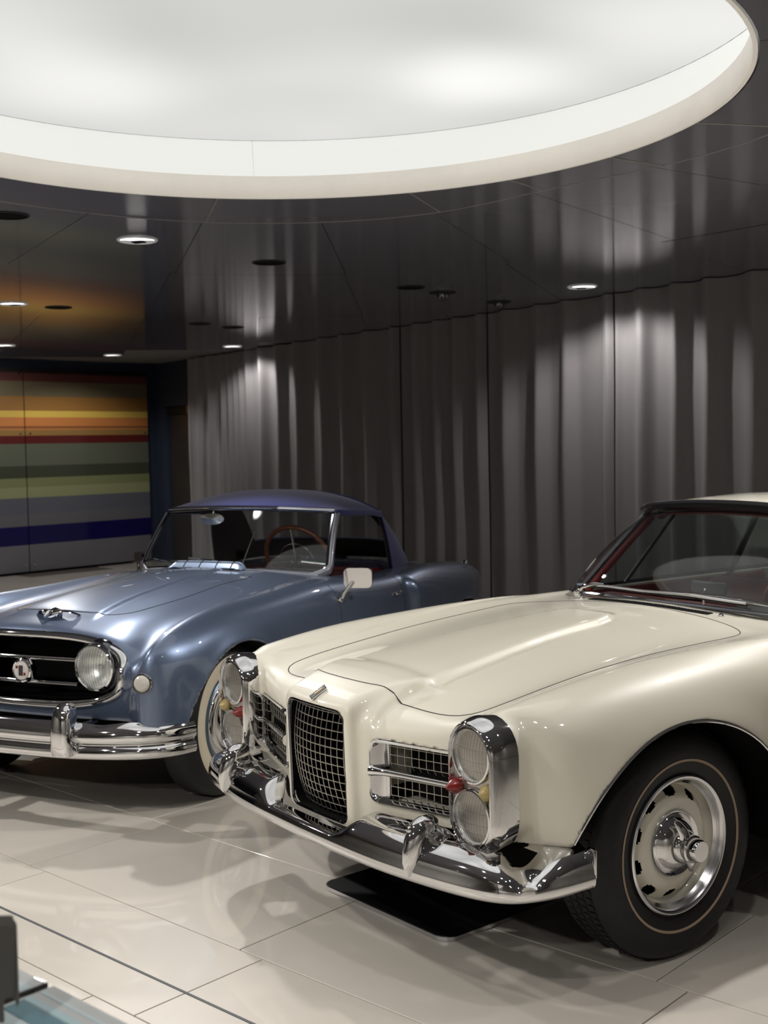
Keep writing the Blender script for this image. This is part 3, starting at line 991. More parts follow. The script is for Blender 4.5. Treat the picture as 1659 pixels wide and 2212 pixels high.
WP, WQ, WN = surface_nets(F_white, (-3.55, 0, .22), (.86, .97, 1.0), .0105)
hood_half = [(.645, 0), (.642, .08), (.630, .17), (.617, .22), (.607, .30), (.592, .40), (.568, .47), (.535, .508), (.47, .525), (.30, .528), (.02, .530), (-.27, .545), (-.48, .565), (-.60, .555), (-.655, .50), (-.69, .40), (-.708, .235), (-.718, 0)]
hood_out = spline(hood_half, 70)
hood_poly = [tuple(p) for p in hood_out] + [(x, -y) for x, y in hood_out[-2:0:-1]]
WP = snap_to(hood_poly, WP, WN[:, 2] > .25, .0055)
WP, WN = settle(F_white, WP, .0105, 2)
cen = WP[WQ].mean(1)
cn = WN[WQ].mean(1)
fn = np.cross(WP[WQ[:, 1]] - WP[WQ[:, 0]], WP[WQ[:, 2]] - WP[WQ[:, 1]])
if (fn * cn).sum() < 0: WQ = WQ[:, ::-1]
ay = np.abs(cen[:, 1])
def inside_arch(c, cx): return (((c[:, 0] - cx) / ARA) ** 2 + ((c[:, 2] - ARZ) / ARB) ** 2 < 1.012) & (cn[:, 0] * (c[:, 0] - cx) / ARA + cn[:, 2] * (c[:, 2] - ARZ) / ARB < .35)
dark = inside_arch(cen, ARX) | inside_arch(cen, ARX - 2.66)
dark |= (cn[:, 2] < -.8) & (cen[:, 2] < .5)
dark |= (ay < .162) & (np.abs(cen[:, 2] - .572) < .176) & (cen[:, 0] > .55) & (cen[:, 0] < .768 + .03 * (cen[:, 2] - .74) - .25 * ay ** 2 - .010)
dark |= (np.abs(ay - .402) < .165) & (np.abs(cen[:, 2] - .58) < .094) & (cen[:, 0] > .5) & (cen[:, 0] < .695 - .30 * np.maximum(ay - .23, 0)) & (cn[:, 2] > -2)
cabm = (ay < .657) & (cen[:, 0] < cab_front(ay) - .004) & (cen[:, 0] > W_CAB[0] + .006) & (cen[:, 2] > .40)
midx = np.where(cabm, 2, np.where(dark, 1, 0))
hood_sel = in_poly(hood_poly, cen[:, 0], cen[:, 1]) & (cn[:, 2] > .2) & (midx == 0)
body_mesh('body', WP, WQ, WN, [CREAM, BLACK, REDLEATHER], midx, car, ~hood_sel)
body_mesh('hood', WP, WQ, WN, [CREAM, BLACK, REDLEATHER], midx, car, hood_sel)

def on_white(xy, z0=.86, lift=0.):
    xy = np.asarray(xy, float)
    z = drop(F_white, xy[:, 0], xy[:, 1], z0)
    return np.c_[xy, z + lift]
hp = resample(hood_poly, 260, closed=True)
MB().tube(on_white(hp, .84, -.0008), .0024, 6, closed=True).build('hood_gap', GAPM, car)
# door shut lines (outer panels of the doors, both sides)
for sy in (1, -1):
    zz = np.linspace(.40, .845, 24)
    for x0 in (-.80, -1.98):
        yy = side(F_white, np.full_like(zz, x0), zz, .86)
        MB().tube([(x0, sy * (y - .0006), z) for y, z in zip(yy, zz)], .0022, 6).build('door_gap', GAPM, car)
    # chrome lip round the front and rear wheel openings
    for cx in (ARX, ARX - 2.66):
        th = np.linspace(math.radians(-2), math.radians(182), 72)
        xs = cx + (ARA + .003) * np.cos(th); zs_ = ARZ + (ARB + .003) * np.sin(th)
        keep = zs_ > (.455 if cx == ARX else .30)
        keep |= (xs < cx) & (zs_ > .295)
        xs, zs_ = xs[keep], zs_[keep]
        yy = side(F_white, xs + .012 * np.sign(xs - cx) * np.abs((xs - cx) / ARA), zs_ + .012 * np.maximum((zs_ - ARZ) / ARB, 0), .86)
        MB().tube([(x, sy * (y + .001), z) for x, y, z in zip(xs, yy, zs_)], .0055, 8).build('arch_trim', CHROME, car)
    # chrome sill strip
    MB().box((-1.30, sy * .862, .292), (1.62, .03, .028), .008).build('sill_trim', CHROME_SOFT, car)
MB().box((-1.2, 0, .30), (2.9, 1.25, .10), .03).build('underbody', BLACK, car)
MB().box((.35, 0, .36), (.5, .95, .10), .03).build('front_apron', BLACK, car)

# --- wheels
def wheel_white(x, y, sgn, name):
    """sgn +1: faces the car's left. Profile heights are measured outward from the tyre-stripe plane"""
    M = axis_matrix((x, y, .347), (0, sgn, 0), (1, 0, 0))
    tyre = [(.205, -.012), (.215, -.002), (.23, .004), (.25, .0105), (.275, .014), (.30, .011), (.322, .002), (.337, -.012), (.345, -.034), (.347, -.06), (.347, -.135), (.345, -.16), (.33, -.185), (.30, -.20), (.25, -.20), (.205, -.185)]
    w_ = MB().lathe(tyre, 72, M).build(name, RUBBER, car, sharp=50)
    tb = MB()
    for k in range(90):                                   # tread blocks
        a = 2 * PI * k / 90
        for h in (-.045, -.075, -.105, -.135):
            p = M @ Vector((.3478 * math.cos(a + h), .3478 * math.sin(a + h), h))
            tb.box(p, (.017, .020, .0022), rot=(M.to_3x3() @ Matrix.Rotation(a + h + PI / 2, 3, 'Z') @ Matrix.Rotation(PI / 2, 3, 'X')), bev=0)
    t_ = tb.build('tread', RUBBER, w_, smooth=False); t_['kind'] = 'stuff'
    MB().lathe([(.2495, .0110), (.2500, .0122), (.2570, .0134), (.2575, .0125)], 96, M).build('tyre_stripe', PINSTRIPE, w_)
    MB().lathe([(.2085, -.008), (.208, .004), (.204, .0075), (.199, .007), (.193, .002), (.190, -.006), (.184, -.016), (.180, -.022)], 96, M).build('rim_trim_ring', CHROME_SOFT, w_)
    MB().lathe([(.186, -.012), (.183, -.030), (.176, -.046), (.168, -.052)], 96, M).build('rim', CREAM_WHEEL, w_)
    # painted disc with ten oval slots: built as a ring grid with the slot cells left open
    n = 240; rad = [.170, .164, .155, .147, .142, .125, .108, .098]; hts = [-.050, -.044, -.036, -.030, -.027, -.022, -.020, -.022]
    rows = [[(M @ Vector((r * math.cos(2 * PI * k / n), r * math.sin(2 * PI * k / n), h)))[:] for r, h in zip(rad, hts)] for k in range(n + 1)]
    def slot(i, j):
        q = abs(((i + .5) % 24) - 12)
        return (j in (1, 2) and q < 5.9) or (j == 0 and q < 4.6) or (j == 3 and q < 3.6)
    MB().sheet(rows, .003, slot).build('wheel_disc', CREAM_WHEEL, w_)
    MB().lathe([(.19, -.062), (.0005, -.062)], 40, M).build('brake_backing', BLACK, w_)
    MB().lathe([(.101, -.022), (.099, -.012), (.093, -.006), (.087, -.010), (.083, -.014), (.074, -.004), (.062, .008), (.048, .013), (.044, .010), (.0005, .010)], 72, M).build('hub_cap', CHROME, w_)
    sp = MB()
    sp.lathe([(.050, .008), (.050, .020), (.043, .030), (.036, .034), (.036, .040)], 48, M)
    nn = 10
    sp.lathe([(.036, .038), (.041, .044), (.041, .052), (.036, .056), (.034, .078), (.030, .083), (.0005, .083)], 40, M)
    s_ = sp.build('spinner', CHROME, w_)
    for k in range(2):
        er = MB()
        a = math.radians(100 + 180 * k + 10)
        u = Vector((math.cos(a), math.sin(a), 0)); v = Vector((-math.sin(a), math.cos(a), 0))
        pts = [(u * r + v * o + Vector((0, 0, h))) for r, o, h in ((.036, 0, .03), (.055, .0, .030), (.075, .002, .022), (.088, .006, .016))]
        er.tube([(M @ p)[:] for p in pts], [.020, .017, .013, .007], 10, flat=(1, .6))
        er.build('spinner_wing', CHROME, s_)
    return w_
wheel_white(0, .80, 1, 'wheel'); wheel_white(-2.66, .80, 1, 'wheel'); wheel_white(0, -.80, -1, 'wheel'); wheel_white(-2.66, -.80, -1, 'wheel')

# --- headlamp pods
def stadium(r, half, n=14, cy=.665, cz=.6175):
    return [(cy + r * math.cos(a), cz + half + r * math.sin(a)) for a in np.linspace(0, PI, n)] + [(cy + r * math.cos(a), cz - half + r * math.sin(a)) for a in np.linspace(PI, 2 * PI, n)]
for sy in (1, -1):
    rows = []
    for r, x in ((.0995, .600), (.1035, .640), (.1035, .652), (.100, .664), (.094, .682), (.089, .692), (.0855, .694), (.0835, .690), (.083, .672)):
        rows.append([(x + .0 * y, sy * y, z) for y, z in stadium(r, .086)])
    bez = MB().grid(rows, closed_v=True).build('headlamp_bezel', CHROME, car, sharp=60)
    MB().prism([(sy * y, z) for y, z in stadium(.0838, .086)], .655, .675, Matrix(((0, 0, 1, 0), (1, 0, 0, 0), (0, 1, 0, 0), (0, 0, 0, 1)))).build('face_plate', mat('satin_plate', srgb(188, 182, 178), .28, metal=.85), bez, sharp=30)
    for zc in (.7030, .5320):
        Mh = axis_matrix((.672, sy * .6655, zc), (1, 0, 0))
        ring = MB().lathe([(.080, .0), (.081, .010), (.078, .016), (.073, .017), (.0715, .012), (.0715, .002)], 56, Mh).build('headlamp_ring', CHROME, car)
        MB().lathe([(.0715, .010), (.062, -.018), (.045, -.038), (.022, -.05), (.0005, -.053)], 48, Mh).build('reflector', REFLECTOR, ring)
        MB().lathe([(.0005, .026), (.02, .0253), (.04, .022), (.058, .0165), (.0713, .0095)], 56, Mh).build('lens', LENS, ring)
        rb = MB()
        for k in range(-6, 7):                            # moulded ribs on the lens
            o = k * .0105
            hl = math.sqrt(max(.067 ** 2 - o * o, 0))
            zz = np.linspace(-hl, hl, 9)
            rb.tube([(Mh @ Vector((t, o, .026 - .0165 * ((t * t + o * o) / .0713 ** 2)))) for t in (zz if k % 2 else zz * .98)], .0007, 5)
        for t in (-.038, -.012, .020):
            hl = math.sqrt(.067 ** 2 - t * t)
            oo = np.linspace(-hl, hl, 11)
            rb.tube([(Mh @ Vector((t, o, .0262 - .0165 * ((t * t + o * o) / .0713 ** 2)))) for o in oo], .0007, 5)
        rb.build('lens_ribs', glass_mat('rib_glass', (.74, .75, .74), 1.6, .05), ring)['kind'] = 'stuff'
        MB().box((.662, sy * .6655, zc + .004), (.02, .008, .018), .003).build('bulb_shield', DARK_CHROME, ring)
    for (oy, zc, m_, nm, L) in ((-.063, .607, REDLENS, 'red_lamp', .040), (.060, .612, AMBERLENS, 'amber_lamp', .026)):
        Mh = axis_matrix((.675, sy * (.6655 + oy), zc), (1, 0, .02))
        prof = [(.022, 0), (.022, .006)]
        steps = 7
        for k in range(1, steps + 1):
            r = .022 * (1 - (k / steps) ** 1.9 * .82)
            prof += [(r + .0012, .006 + L * (k - .4) / steps), (r, .006 + L * k / steps)]
        prof.append((.0005, .008 + L))
        MB().lathe(prof, 28, Mh).build(nm, m_, bez)

# --- centre grille: frame, cells
def grille_x(y, z): return .742 + .026 * (1 - (y / .157) ** 2) - .030 * ((z - .60) / .17) ** 2 + .02 * (z - .57)
gr = tag(empty('grille', parent=car))
fr = resample(rounded_rect(.318, .346, .034, 6, 0, .572), 80, closed=True)
MB().tube([(.764 - .25 * y * y + .03 * (z - .74), y, z) for y, z in fr], .0052, 8, closed=True).build('grille_frame', DARK_CHROME, gr)
ver = [-.140 + .280 * k / 11 for k in range(12)]
hor = [.415 + .315 * k / 12 for k in range(13)]
for y in ver:
    zz = np.linspace(.404, .740, 18)
    MB().tube([(grille_x(y, z), y, z) for z in zz], .0022, 6, flat=(1.0, 1.0)).build('grille_bar', DULL_METAL, gr)
    rows = [[(grille_x(y, z) - .002 - d, y, z) for z in zz] for d in (0, .022)]
    MB().sheet(rows, .0016).build('grille_fin', DARK_CHROME, gr)
for z in hor:
    yy = np.linspace(-.152, .152, 19)
    MB().tube([(grille_x(y, z), y, z) for y in yy], .0022, 6).build('grille_bar', DULL_METAL, gr)
    rows = [[(grille_x(y, z) - .002 - d, y, z) for y in yy] for d in (0, .022)]
    MB().sheet(rows, .0016).build('grille_fin', DARK_CHROME, gr)

# --- side grilles in chrome mouldings
for sy in (1, -1):
    fx = lambda y, d=0: .722 - .30 * max(y - .23, 0) - d
    sg = tag(empty('side_grille', parent=car))
    outl = resample(rounded_rect(.330, .186, .028, 6, .402, .580), 90, closed=True)
    inn = lambda p, s, t: (.402 + (p[0] - .402) * s, .580 + (p[1] - .580) * t)
    rows = []
    for s, t, d in ((1.02, 1.03, .003), (1.0, 1.0, -.003), (.975, .95, -.001), (.955, .915, .010), (.95, .905, .030)):
        rows.append([(fx(q[0], d), sy * q[0], q[1]) for q in (inn(p, s, t) for p in outl)])
    MB().grid(rows, closed_v=True).build('moulding', CHROME, sg)
    # inner chrome cheek beside the nose
    rows = []
    for yv, d in ((.242, .0), (.250, .012), (.262, .026), (.275, .034)):
        rows.append([(fx(yv, d), sy * yv, z) for z in np.linspace(.492, .668, 14)])
    MB().sheet(rows, .002).build('cheek', CHROME, sg)
    # chrome cross bar, flared at its inner end
    pts = [(fx(yv, .006 - .006 * math.exp(-(yv - .24) / .03)), sy * yv, .580 - .008 * (yv - .24)) for yv in np.linspace(.238, .563, 24)]
    MB().tube(pts, [.009 + .010 * math.exp(-k / 2.0) for k in range(24)], 12, flat=(1, .8)).build('cross_bar', CHROME, sg)
    for (z0, z1, nh) in ((.592, .664, 3), (.496, .570, 3)):
        for k in range(12):
            yv = .280 + .275 * k / 11
            zz = np.linspace(z0 - .004, z1, 10)
            MB().tube([(fx(yv, .034 + .030 * max(0, (z0 + .016 - z) / .02) ** 2 * .3), sy * yv, z) for z in zz], .0018, 6).build('grille_bar', DULL_METAL, sg)
        for k in range(nh):
            z = z0 + .010 + (z1 - z0 - .012) * k / (nh - 1) * .86
            MB().tube([(fx(yv, .034), sy * yv, z) for yv in np.linspace(.272, .563, 14)], .0018, 6).build('grille_bar', DULL_METAL, sg)
    MB().box((.585, sy * .405, .58), (.01, .27, .17)).build('grille_back', BLACK, sg, smooth=False)

# --- bonnet badge: small slanted shield
bz = on_white(np.array([[.742, 0.0]]), .79)[0]
bn0 = gradient(F_white, np.array([[bz[0], 0., bz[2]]]), .02)[1][0]
Mb = axis_matrix((bz[0] + .002 * bn0[0], 0, bz[2] + .002 * bn0[2]), bn0, (1, 0, 0))
bd = MB().prism([(-.034, -.008), (.024, -.020), (.034, .006), (-.024, .018)], 0, .004, Mb).build('badge', CHROME, car, sharp=20)
MB().prism([(-.032, -.006), (.022, -.0175), (.031, .0045), (-.022, .0155)], .0035, .0050, Mb).build('badge_enamel', mat('black_enamel', (.01, .01, .012), .45), bd, sharp=20)
MB().prism([(-.022, .000), (.010, -.008), (.012, -.002), (-.014, .006)], .0048, .0056, Mb).build('badge_crest', mat('pale_gold', srgb(214, 186, 140), .3, metal=.7), bd, sharp=20)
# --- bumper: one sweep of a changing section round the nose
def bumper_sweep(path, prof_at, n, name, material, parent):
    """path: (x, y) outer line, mirrored; prof_at(s, y) -> list of (inset, z)"""
    half = spline(path, n)
    full = np.vstack([half[:0:-1] * [1, -1], half])
    tan = np.gradient(full, axis=0); tan /= np.linalg.norm(tan, axis=1, keepdims=True)
    nor = np.stack([tan[:, 1], -tan[:, 0]], 1)
    if nor[len(nor) // 2][0] < 0: nor = -nor
    L = np.r_[0, np.cumsum(np.linalg.norm(np.diff(full, axis=0), axis=1))]
    sarc = np.abs(L - L[len(L) // 2])
    rows = []
    for p, q, s in zip(full, nor, sarc):
        rows.append([(p[0] - q[0] * i, p[1] - q[1] * i, z) for i, z in prof_at(s, abs(p[1]))])
    return MB().grid(rows).build(name, material, parent, sharp=50), full, nor, sarc
bp_path = [(.835, 0), (.832, .18), (.818, .42), (.788, .60), (.752, .735), (.706, .818), (.640, .862), (.55, .884), (.44, .890)]
def white_prof(s, y):
    # dips: for the nose in the middle, and at the corner below the headlamps
    nose = 1 - float(sstep(np.array(y), .165, .285)) if s < .6 else 0.
    corner = math.exp(-((s - .905) / .10) ** 2)
    corner_s = math.exp(-((s - .905) / .035) ** 2)
    top = .462 - .066 * nose - .052 * corner
    dep = .100 - .060 * nose - .028 * corner
    crease = .382 - .006 * corner_s
    fl = []
    for k in range(9):                        # concave sheet from crease to top edge
        t = k / 8
        ins = .004 + dep * (t ** (2.1 - .9 * corner_s)) + .016 * corner_s * math.sin(PI * t)
        z = crease + (top - crease) * (1 - (1 - t) ** 1.5)
        fl.append((ins, z))
    return [(.055, .350), (.030, .338), (.012, .340), (.003, .350), (0, .364), (.0015, .377)] + fl + [(.004 + dep + .007, top + .001), (.004 + dep + .014, top - .012), (.004 + dep + .010, top - .03)]
bmp, bfull, bnor, bs = bumper_sweep(bp_path, white_prof, 90, 'bumper', CHROME, car)
for sy in (1, -1):
    # closed end of the wrap-round and the overrider
    MB().box((.4375, sy * .872, .408), (.012, .032, .085), .006).build('bumper_end', CHROME, bmp)
    secs = [(.357, .808, .003, .792), (.375, .816, .011, .770), (.40, .822, .020, .745), (.43, .820, .027, .725), (.46, .812, .031, .708), (.485, .800, .030, .700), (.503, .786, .024, .702), (.514, .768, .013, .715), (.5175, .752, .003, .735)]
    rows = []
    for z, xf, hw, xb in secs:
        m = (xf + xb) / 2
        rows.append([(m + (xf - m) * math.copysign(abs(math.cos(a)) ** .9, math.cos(a)), sy * (.531 + hw * math.copysign(abs(math.sin(a)) ** (1.3 if math.cos(a) > 0 else .7), math.sin(a)) + .01 * (.45 - z)), z) for a in np.linspace(0, 2 * PI, 29)[:-1]])
    orid = MB().grid(rows, closed_v=True).build('overrider', CHROME, car, sharp=60)
    MB().lathe([(.0005, .006), (.006, .005), (.009, .001), (.0095, -.004)], 16, axis_matrix((.800, sy * .531, .490), (1, 0, .25))).build('bolt', CHROME, orid)
    MB().tube([(.735, sy * .545, .470), (.70, sy * .56, .45), (.66, sy * .57, .42)], [.022, .020, .016], 10, flat=(1.4, .35)).build('bracket', CHROME, orid)

# --- greenhouse
def wbase(s): return Vector((-.815 - .05 * s * s - .21 * s ** 8, .655 * s, .922 - .016 * s * s - .012 * s ** 8))
def wtop(s): return Vector((-1.215 - .03 * s * s - .115 * s ** 8, .535 * s, 1.262 - .035 * s * s - .012 * s ** 8))
def wsurf(s, v):
    a, b_ = wbase(s), wtop(s)
    return a.lerp(b_, v) + Vector((.058 * math.sin(PI * v), 0, .022 * math.sin(PI * v))) * (1 - s ** 6)
S_ = np.sin(np.linspace(-PI / 2, PI / 2, 41)); S_[0], S_[-1] = -1, 1
MB().sheet([[wsurf(s, v)[:] for v in np.linspace(.01, .99, 14)] for s in S_], .004).build('windscreen', GLASS, car)
MB().tube([(wbase(s) + Vector((.004, 0, .002)))[:] for s in S_], .011, 8, flat=(.7, 1)).build('windscreen_moulding', DARK_CHROME, car)
for sy in (1, -1):
    MB().tube([wsurf(sy * .995, v)[:] for v in np.linspace(-.02, 1.0, 14)], .021, 10, flat=(1, .75)).build('pillar', DARK_CHROME, car)
    MB().tube([(wsurf(sy * .985, v) + Vector((-.03, -sy * .016, -.004)))[:] for v in np.linspace(-.03, .97, 14)], .017, 10).build('pillar_lining', REDLEATHER, car)
MB().tube([(wtop(s) + Vector((-.008, 0, .012)))[:] for s in S_], .026, 10, flat=(.9, 1.15)).build('screen_header', mat('black_header', (.012, .012, .013), .22, coat=.6), car)
# roof panel, headliner, rear window
RXs = [(-1.225, .004), (-1.33, .018), (-1.5, .030), (-1.75, .038), (-2.0, .032), (-2.25, .010), (-2.42, -.025)]
def roof_row(x, dz, inset=0., drop_=0.):
    row = []
    for s in np.linspace(-1, 1, 33):
        base = -.06 * s * s - .135 * s ** 8 if x > -1.25 else (-.06 * s * s - .135 * s ** 8) * max(0, 1 - (-1.25 - x) / .3)
        hw = .535 + .012 * min(1, (-1.165 - x) / .4) - inset
        row.append((x + base, hw * s, 1.270 + dz - .030 * s * s - .022 * s ** 8 - drop_))
    return row
MB().sheet([roof_row(x, dz) for x, dz in RXs][::-1], .012).build('roof', CREAM, car)
MB().sheet([roof_row(x - .004, dz, .02, .030) for x, dz in RXs[:-1]][::-1], .008).build('headliner', REDLEATHER, car)
for sy in (1, -1):
    rail_t = [(-1.34, .530, 1.212), (-1.6, .545, 1.226), (-2.0, .545, 1.226), (-2.35, .53, 1.195), (-2.45, .525, 1.17)]
    MB().tube([(x, sy * y, z) for x, y, z in spline(rail_t, 20)], .017, 10).build('roof_rail', mat('black_header'), car)
    rows = []
    for v in np.linspace(0, 1, 6):
        rows.append([(-1.095 + (-1.345 + 1.095) * v + ((-2.62 + 1.095) * (1 - v) + (-2.44 + 1.345) * v) * u, sy * (.672 + (.532 - .672) * v), .90 + (1.205 - .90) * v) for u in np.linspace(0, 1, 14)])
    MB().sheet(rows, .004).build('side_window', TINT, car)
    MB().tube([(-1.36, sy * .672, .895), (-1.545, sy * .54, 1.205)], .009, 8).build('vent_divider', DARKTRIM, car)
    MB().tube([(-2.11, sy * .672, .89), (-2.17, sy * .54, 1.21)], .020, 8, flat=(1, .7)).build('door_pillar', DARKTRIM, car)
    MB().tube([(-1.05, sy * .677, .888), (-1.8, sy * .690, .892), (-2.62, sy * .672, .895)], .014, 8).build('waist_rail', DARK_CHROME, car)
    MB().box((-1.75, sy * .660, .80), (1.3, .025, .16), .01).build('door_trim', REDLEATHER, car)
    MB().tube([(-2.44, sy * .535, 1.19), (-2.60, sy * .58, 1.08), (-2.78, sy * .64, .91)], .05, 10, flat=(1, .5)).build('rear_pillar', CREAM, car)
rows = [[(-2.42 - .40 * v, y * (.52 + .10 * v), 1.235 - .33 * v - .04 * (y ** 2) * (1 - v)) for y in np.linspace(-1, 1, 16)] for v in np.linspace(0, 1, 7)]
MB().sheet(rows, .004).build('rear_window', TINT, car)
# inside: dashboard, binnacle, seats, wheel, mirror
MB().box((-1.10, 0, .80), (.24, 1.26, .16), .05, seg=4).build('dashboard', REDLEATHER, car)
MB().box((-1.06, .34, .862), (.20, .34, .08), .038, seg=5).build('instrument_hood', DARKTRIM, car)
def seat(parent, x, y, m, name='seat', hgt=.40):
    s0 = MB().box((x + .25, y, .52), (.52, .52, .16), .06, seg=4).build(name, m, parent)
    rows = []
    for k in range(12):
        t = k / 11
        z = .50 + hgt * t; hw = .25 - .06 * max(0, (t - .6) / .4) ** 2; th = .075 * math.sqrt(max(.02, 1 - max(0, (t - .75) / .25) ** 2))
        xc = x - .02 - .10 * t
        rows.append([(xc + th * math.copysign(abs(math.cos(a)) ** .6, math.cos(a)), y + hw * math.copysign(abs(math.sin(a)) ** .5, math.sin(a)), z) for a in np.linspace(0, 2 * PI, 25)[:-1]])
    bk = MB().grid(rows, closed_v=True); n0 = len(bk.v); bk.f.append(tuple(n0 - 24 + k for k in range(24)))
    bk.build('seat_back', m, s0)
    return s0
seat(car, -1.72, .36, REDLEATHER); seat(car, -1.72, -.36, REDLEATHER)
Ms = axis_matrix((-1.30, .34, .84), (-.86, 0, .5), (0, 1, 0))
sw = MB().tube([(Ms @ Vector((.19 * math.cos(a), .19 * math.sin(a), 0)))[:] for a in np.linspace(0, 2 * PI, 49)[:-1]], .011, 10, closed=True).build('steering_wheel', WOOD, car)
MB().tube([(Ms @ Vector((0, -.185, 0)))[:], (Ms @ Vector((0, 0, -.03)))[:], (Ms @ Vector((0, .185, 0)))[:]], .009, 8).build('wheel_spoke', CHROME, sw)
MB().tube([(-1.07, .02, .885), (-1.065, .02, .93), (-1.075, .02, .95)], .006, 8).build('mirror_stalk', CHROME, car)
MB().box((-1.085, .03, .955), (.02, .17, .05), .009).build('inside_mirror', mat('mirror_back', srgb(70, 74, 74), .3, metal=.5), car)
# round white disc inside the glass
pm = wsurf(-.83, .30)
nrm = (wsurf(-.80, .30) - pm).cross(wsurf(-.83, .34) - pm).normalized()
MB().lathe([(.0005, 0), (.036, 0), (.036, .001), (.0005, .001)], 28, axis_matrix((pm - nrm * (.004 if nrm.x > 0 else -.004))[:], nrm)).build('white_disc', mat('white_disc_face', srgb(214, 218, 206), .7), car)
# wipers lying along the foot of the screen
for s0, s1, sp in ((.62, -.12, .93), (-.10, -.72, -.62)):
    ss = np.linspace(s0, s1, 12)
    pts = [(wsurf(s, .03 + .035 * (1 - abs((s - s0) / (s1 - s0) - .5) * .6)) + Vector((.018, 0, .012)))[:] for s in ss]
    wb_ = MB().tube(pts, .006, 6, flat=(1, .6)).build('wiper_blade', CHROME_SOFT, car)
    MB().tube([(Vector(p) + Vector((-.006, 0, -.007)))[:] for p in pts], .004, 6).build('wiper_rubber', RUBBER, wb_)
    pv = wbase(sp) + Vector((.045, 0, .012))
    mid = Vector(pts[6]) + Vector((.004, 0, .008))
    ar = MB().tube([pv[:], (pv.lerp(mid, .25) + Vector((.010, 0, .014)))[:], (pv.lerp(mid, .7) + Vector((.006, 0, .012)))[:], mid[:]], [.011, .009, .006, .004], 8, flat=(1, .7))
    ar.build('wiper_arm', CHROME, wb_)
    MB().lathe([(.018, -.02), (.018, .004), (.012, .014), (.0005, .016)], 18, axis_matrix(pv[:], (.3, 0, 1))).build('wiper_pivot', CHROME, wb_)
# cowl vent and washer jets
vg = tag(empty('cowl_vent', parent=car))
yy = np.linspace(-.30, .30, 31)
def cowl(x, y, l=0.): return on_white(np.array([[x, y]]), .91, l)[0]
MB().sheet([[cowl(-.738 + dx - .25 * y * y, y, .0012) for y in yy] for dx in (.017, -.017)], .002).build('vent_plate', BLACK, vg)
for y in np.linspace(-.29, .29, 40):
    MB().tube([cowl(-.738 + dx - .25 * y * y, y, .0026) for dx in (.015, 0, -.015)], .0022, 5).build('vent_slat', DARK_CHROME, vg)
for y in (-.36, .345):
    c_ = cowl(-.735 - .25 * y * y, y)
    MB().lathe([(.010, -.004), (.010, .004), (.006, .008), (.0045, .016), (.0005, .017)], 14, axis_matrix(c_, (.2, 0, 1))).build('washer_jet', CHROME, car)

# black tray on the floor below the nose
tray = tag(empty('drip_tray', (car.matrix_basis @ Vector((-.12, -.08, 0)))[:], math.atan2(FW.y, FW.x) + .06), 'flat black tray with rounded corners on the floor under the white coupe', 'tray')
pl = rounded_rect(1.24, .66, .055, 8)
MB().prism(pl, .001, .014).build('tray_rim', CHROME_SOFT, tray, sharp=30)
MB().prism(rounded_rect(1.232, .652, .052, 8), .013, .0155).build('tray_top', mat('black_tray', (.006, .006, .007), .35), tray, sharp=30)
# ================================================================== BLUE CAR
AB = math.radians(-24.6)
LB = Vector((math.cos(AB), math.sin(AB), 0)); FB = Vector((LB.y, -LB.x, 0))
blue = tag(empty('convertible_car', LB * -3.587 + FB * -4.563, math.atan2(FB.y, FB.x)),
           'steel blue vintage convertible with navy cloth top and whitewall tyres, behind', 'car')
bxs = [-3.75, -3.4, -3.0, -2.5, -2.1, -1.85, -1.4, -1.0, -.6, -.2, .1, .28, .40, .47, .53, .62]
bys = [0, .15, .3, .42, .5, .58, .66, .74, .82, .92]
BT = Table(bxs, bys, [
    [.48, .48, .48, .48, .48, .48, .48, .46, .42, .36],
    [.655, .655, .652, .648, .645, .65, .655, .63, .57, .47],
    [.755, .755, .75, .742, .738, .742, .75, .735, .69, .59],
    [.815, .815, .812, .803, .793, .788, .795, .787, .75, .66],
    [.84, .84, .838, .83, .82, .81, .808, .80, .765, .68],
    [.86, .86, .858, .85, .83, .812, .80, .785, .75, .67],
    [.88, .88, .876, .866, .852, .838, .822, .797, .75, .67],
    [.895, .892, .885, .872, .862, .855, .852, .822, .765, .675],
    [.890, .886, .872, .851, .838, .838, .850, .823, .762, .665],
    [.873, .868, .85, .822, .808, .818, .846, .823, .758, .655],
    [.85, .845, .827, .805, .782, .790, .838, .815, .748, .645],
    [.826, .820, .805, .783, .750, .745, .812, .790, .722, .62],
    [.800, .794, .778, .755, .718, .692, .780, .757, .69, .58],
    [.772, .766, .748, .720, .680, .652, .752, .73, .66, .55],
    [.71, .70, .68, .65, .61, .60, .715, .69, .62, .51],
    [.55, .55, .53, .50, .47, .50, .58, .55, .48, .4]], sym=True)
BW = Curve1([-3.8, -3.6, -3.3, -2.9, -2.4, -1.9, -1.4, -1.0, -.5, 0, .2, .32, .42, .5, .56, .62], [.42, .56, .715, .795, .81, .79, .785, .787, .795, .806, .802, .792, .768, .728, .665, .55])
BZ = Curve1([.2, .35, .5, .65, .8, .95], [-.06, -.02, -.002, 0, -.015, -.05])
BXF = Curve1([0, .2, .38, .5, .56, .62, .67, .73, .8], [.498, .492, .478, .470, .490, .540, .556, .545, .50])
BAR = ((0., .325, .405, .365), (-2.59, .325, .385, .235))
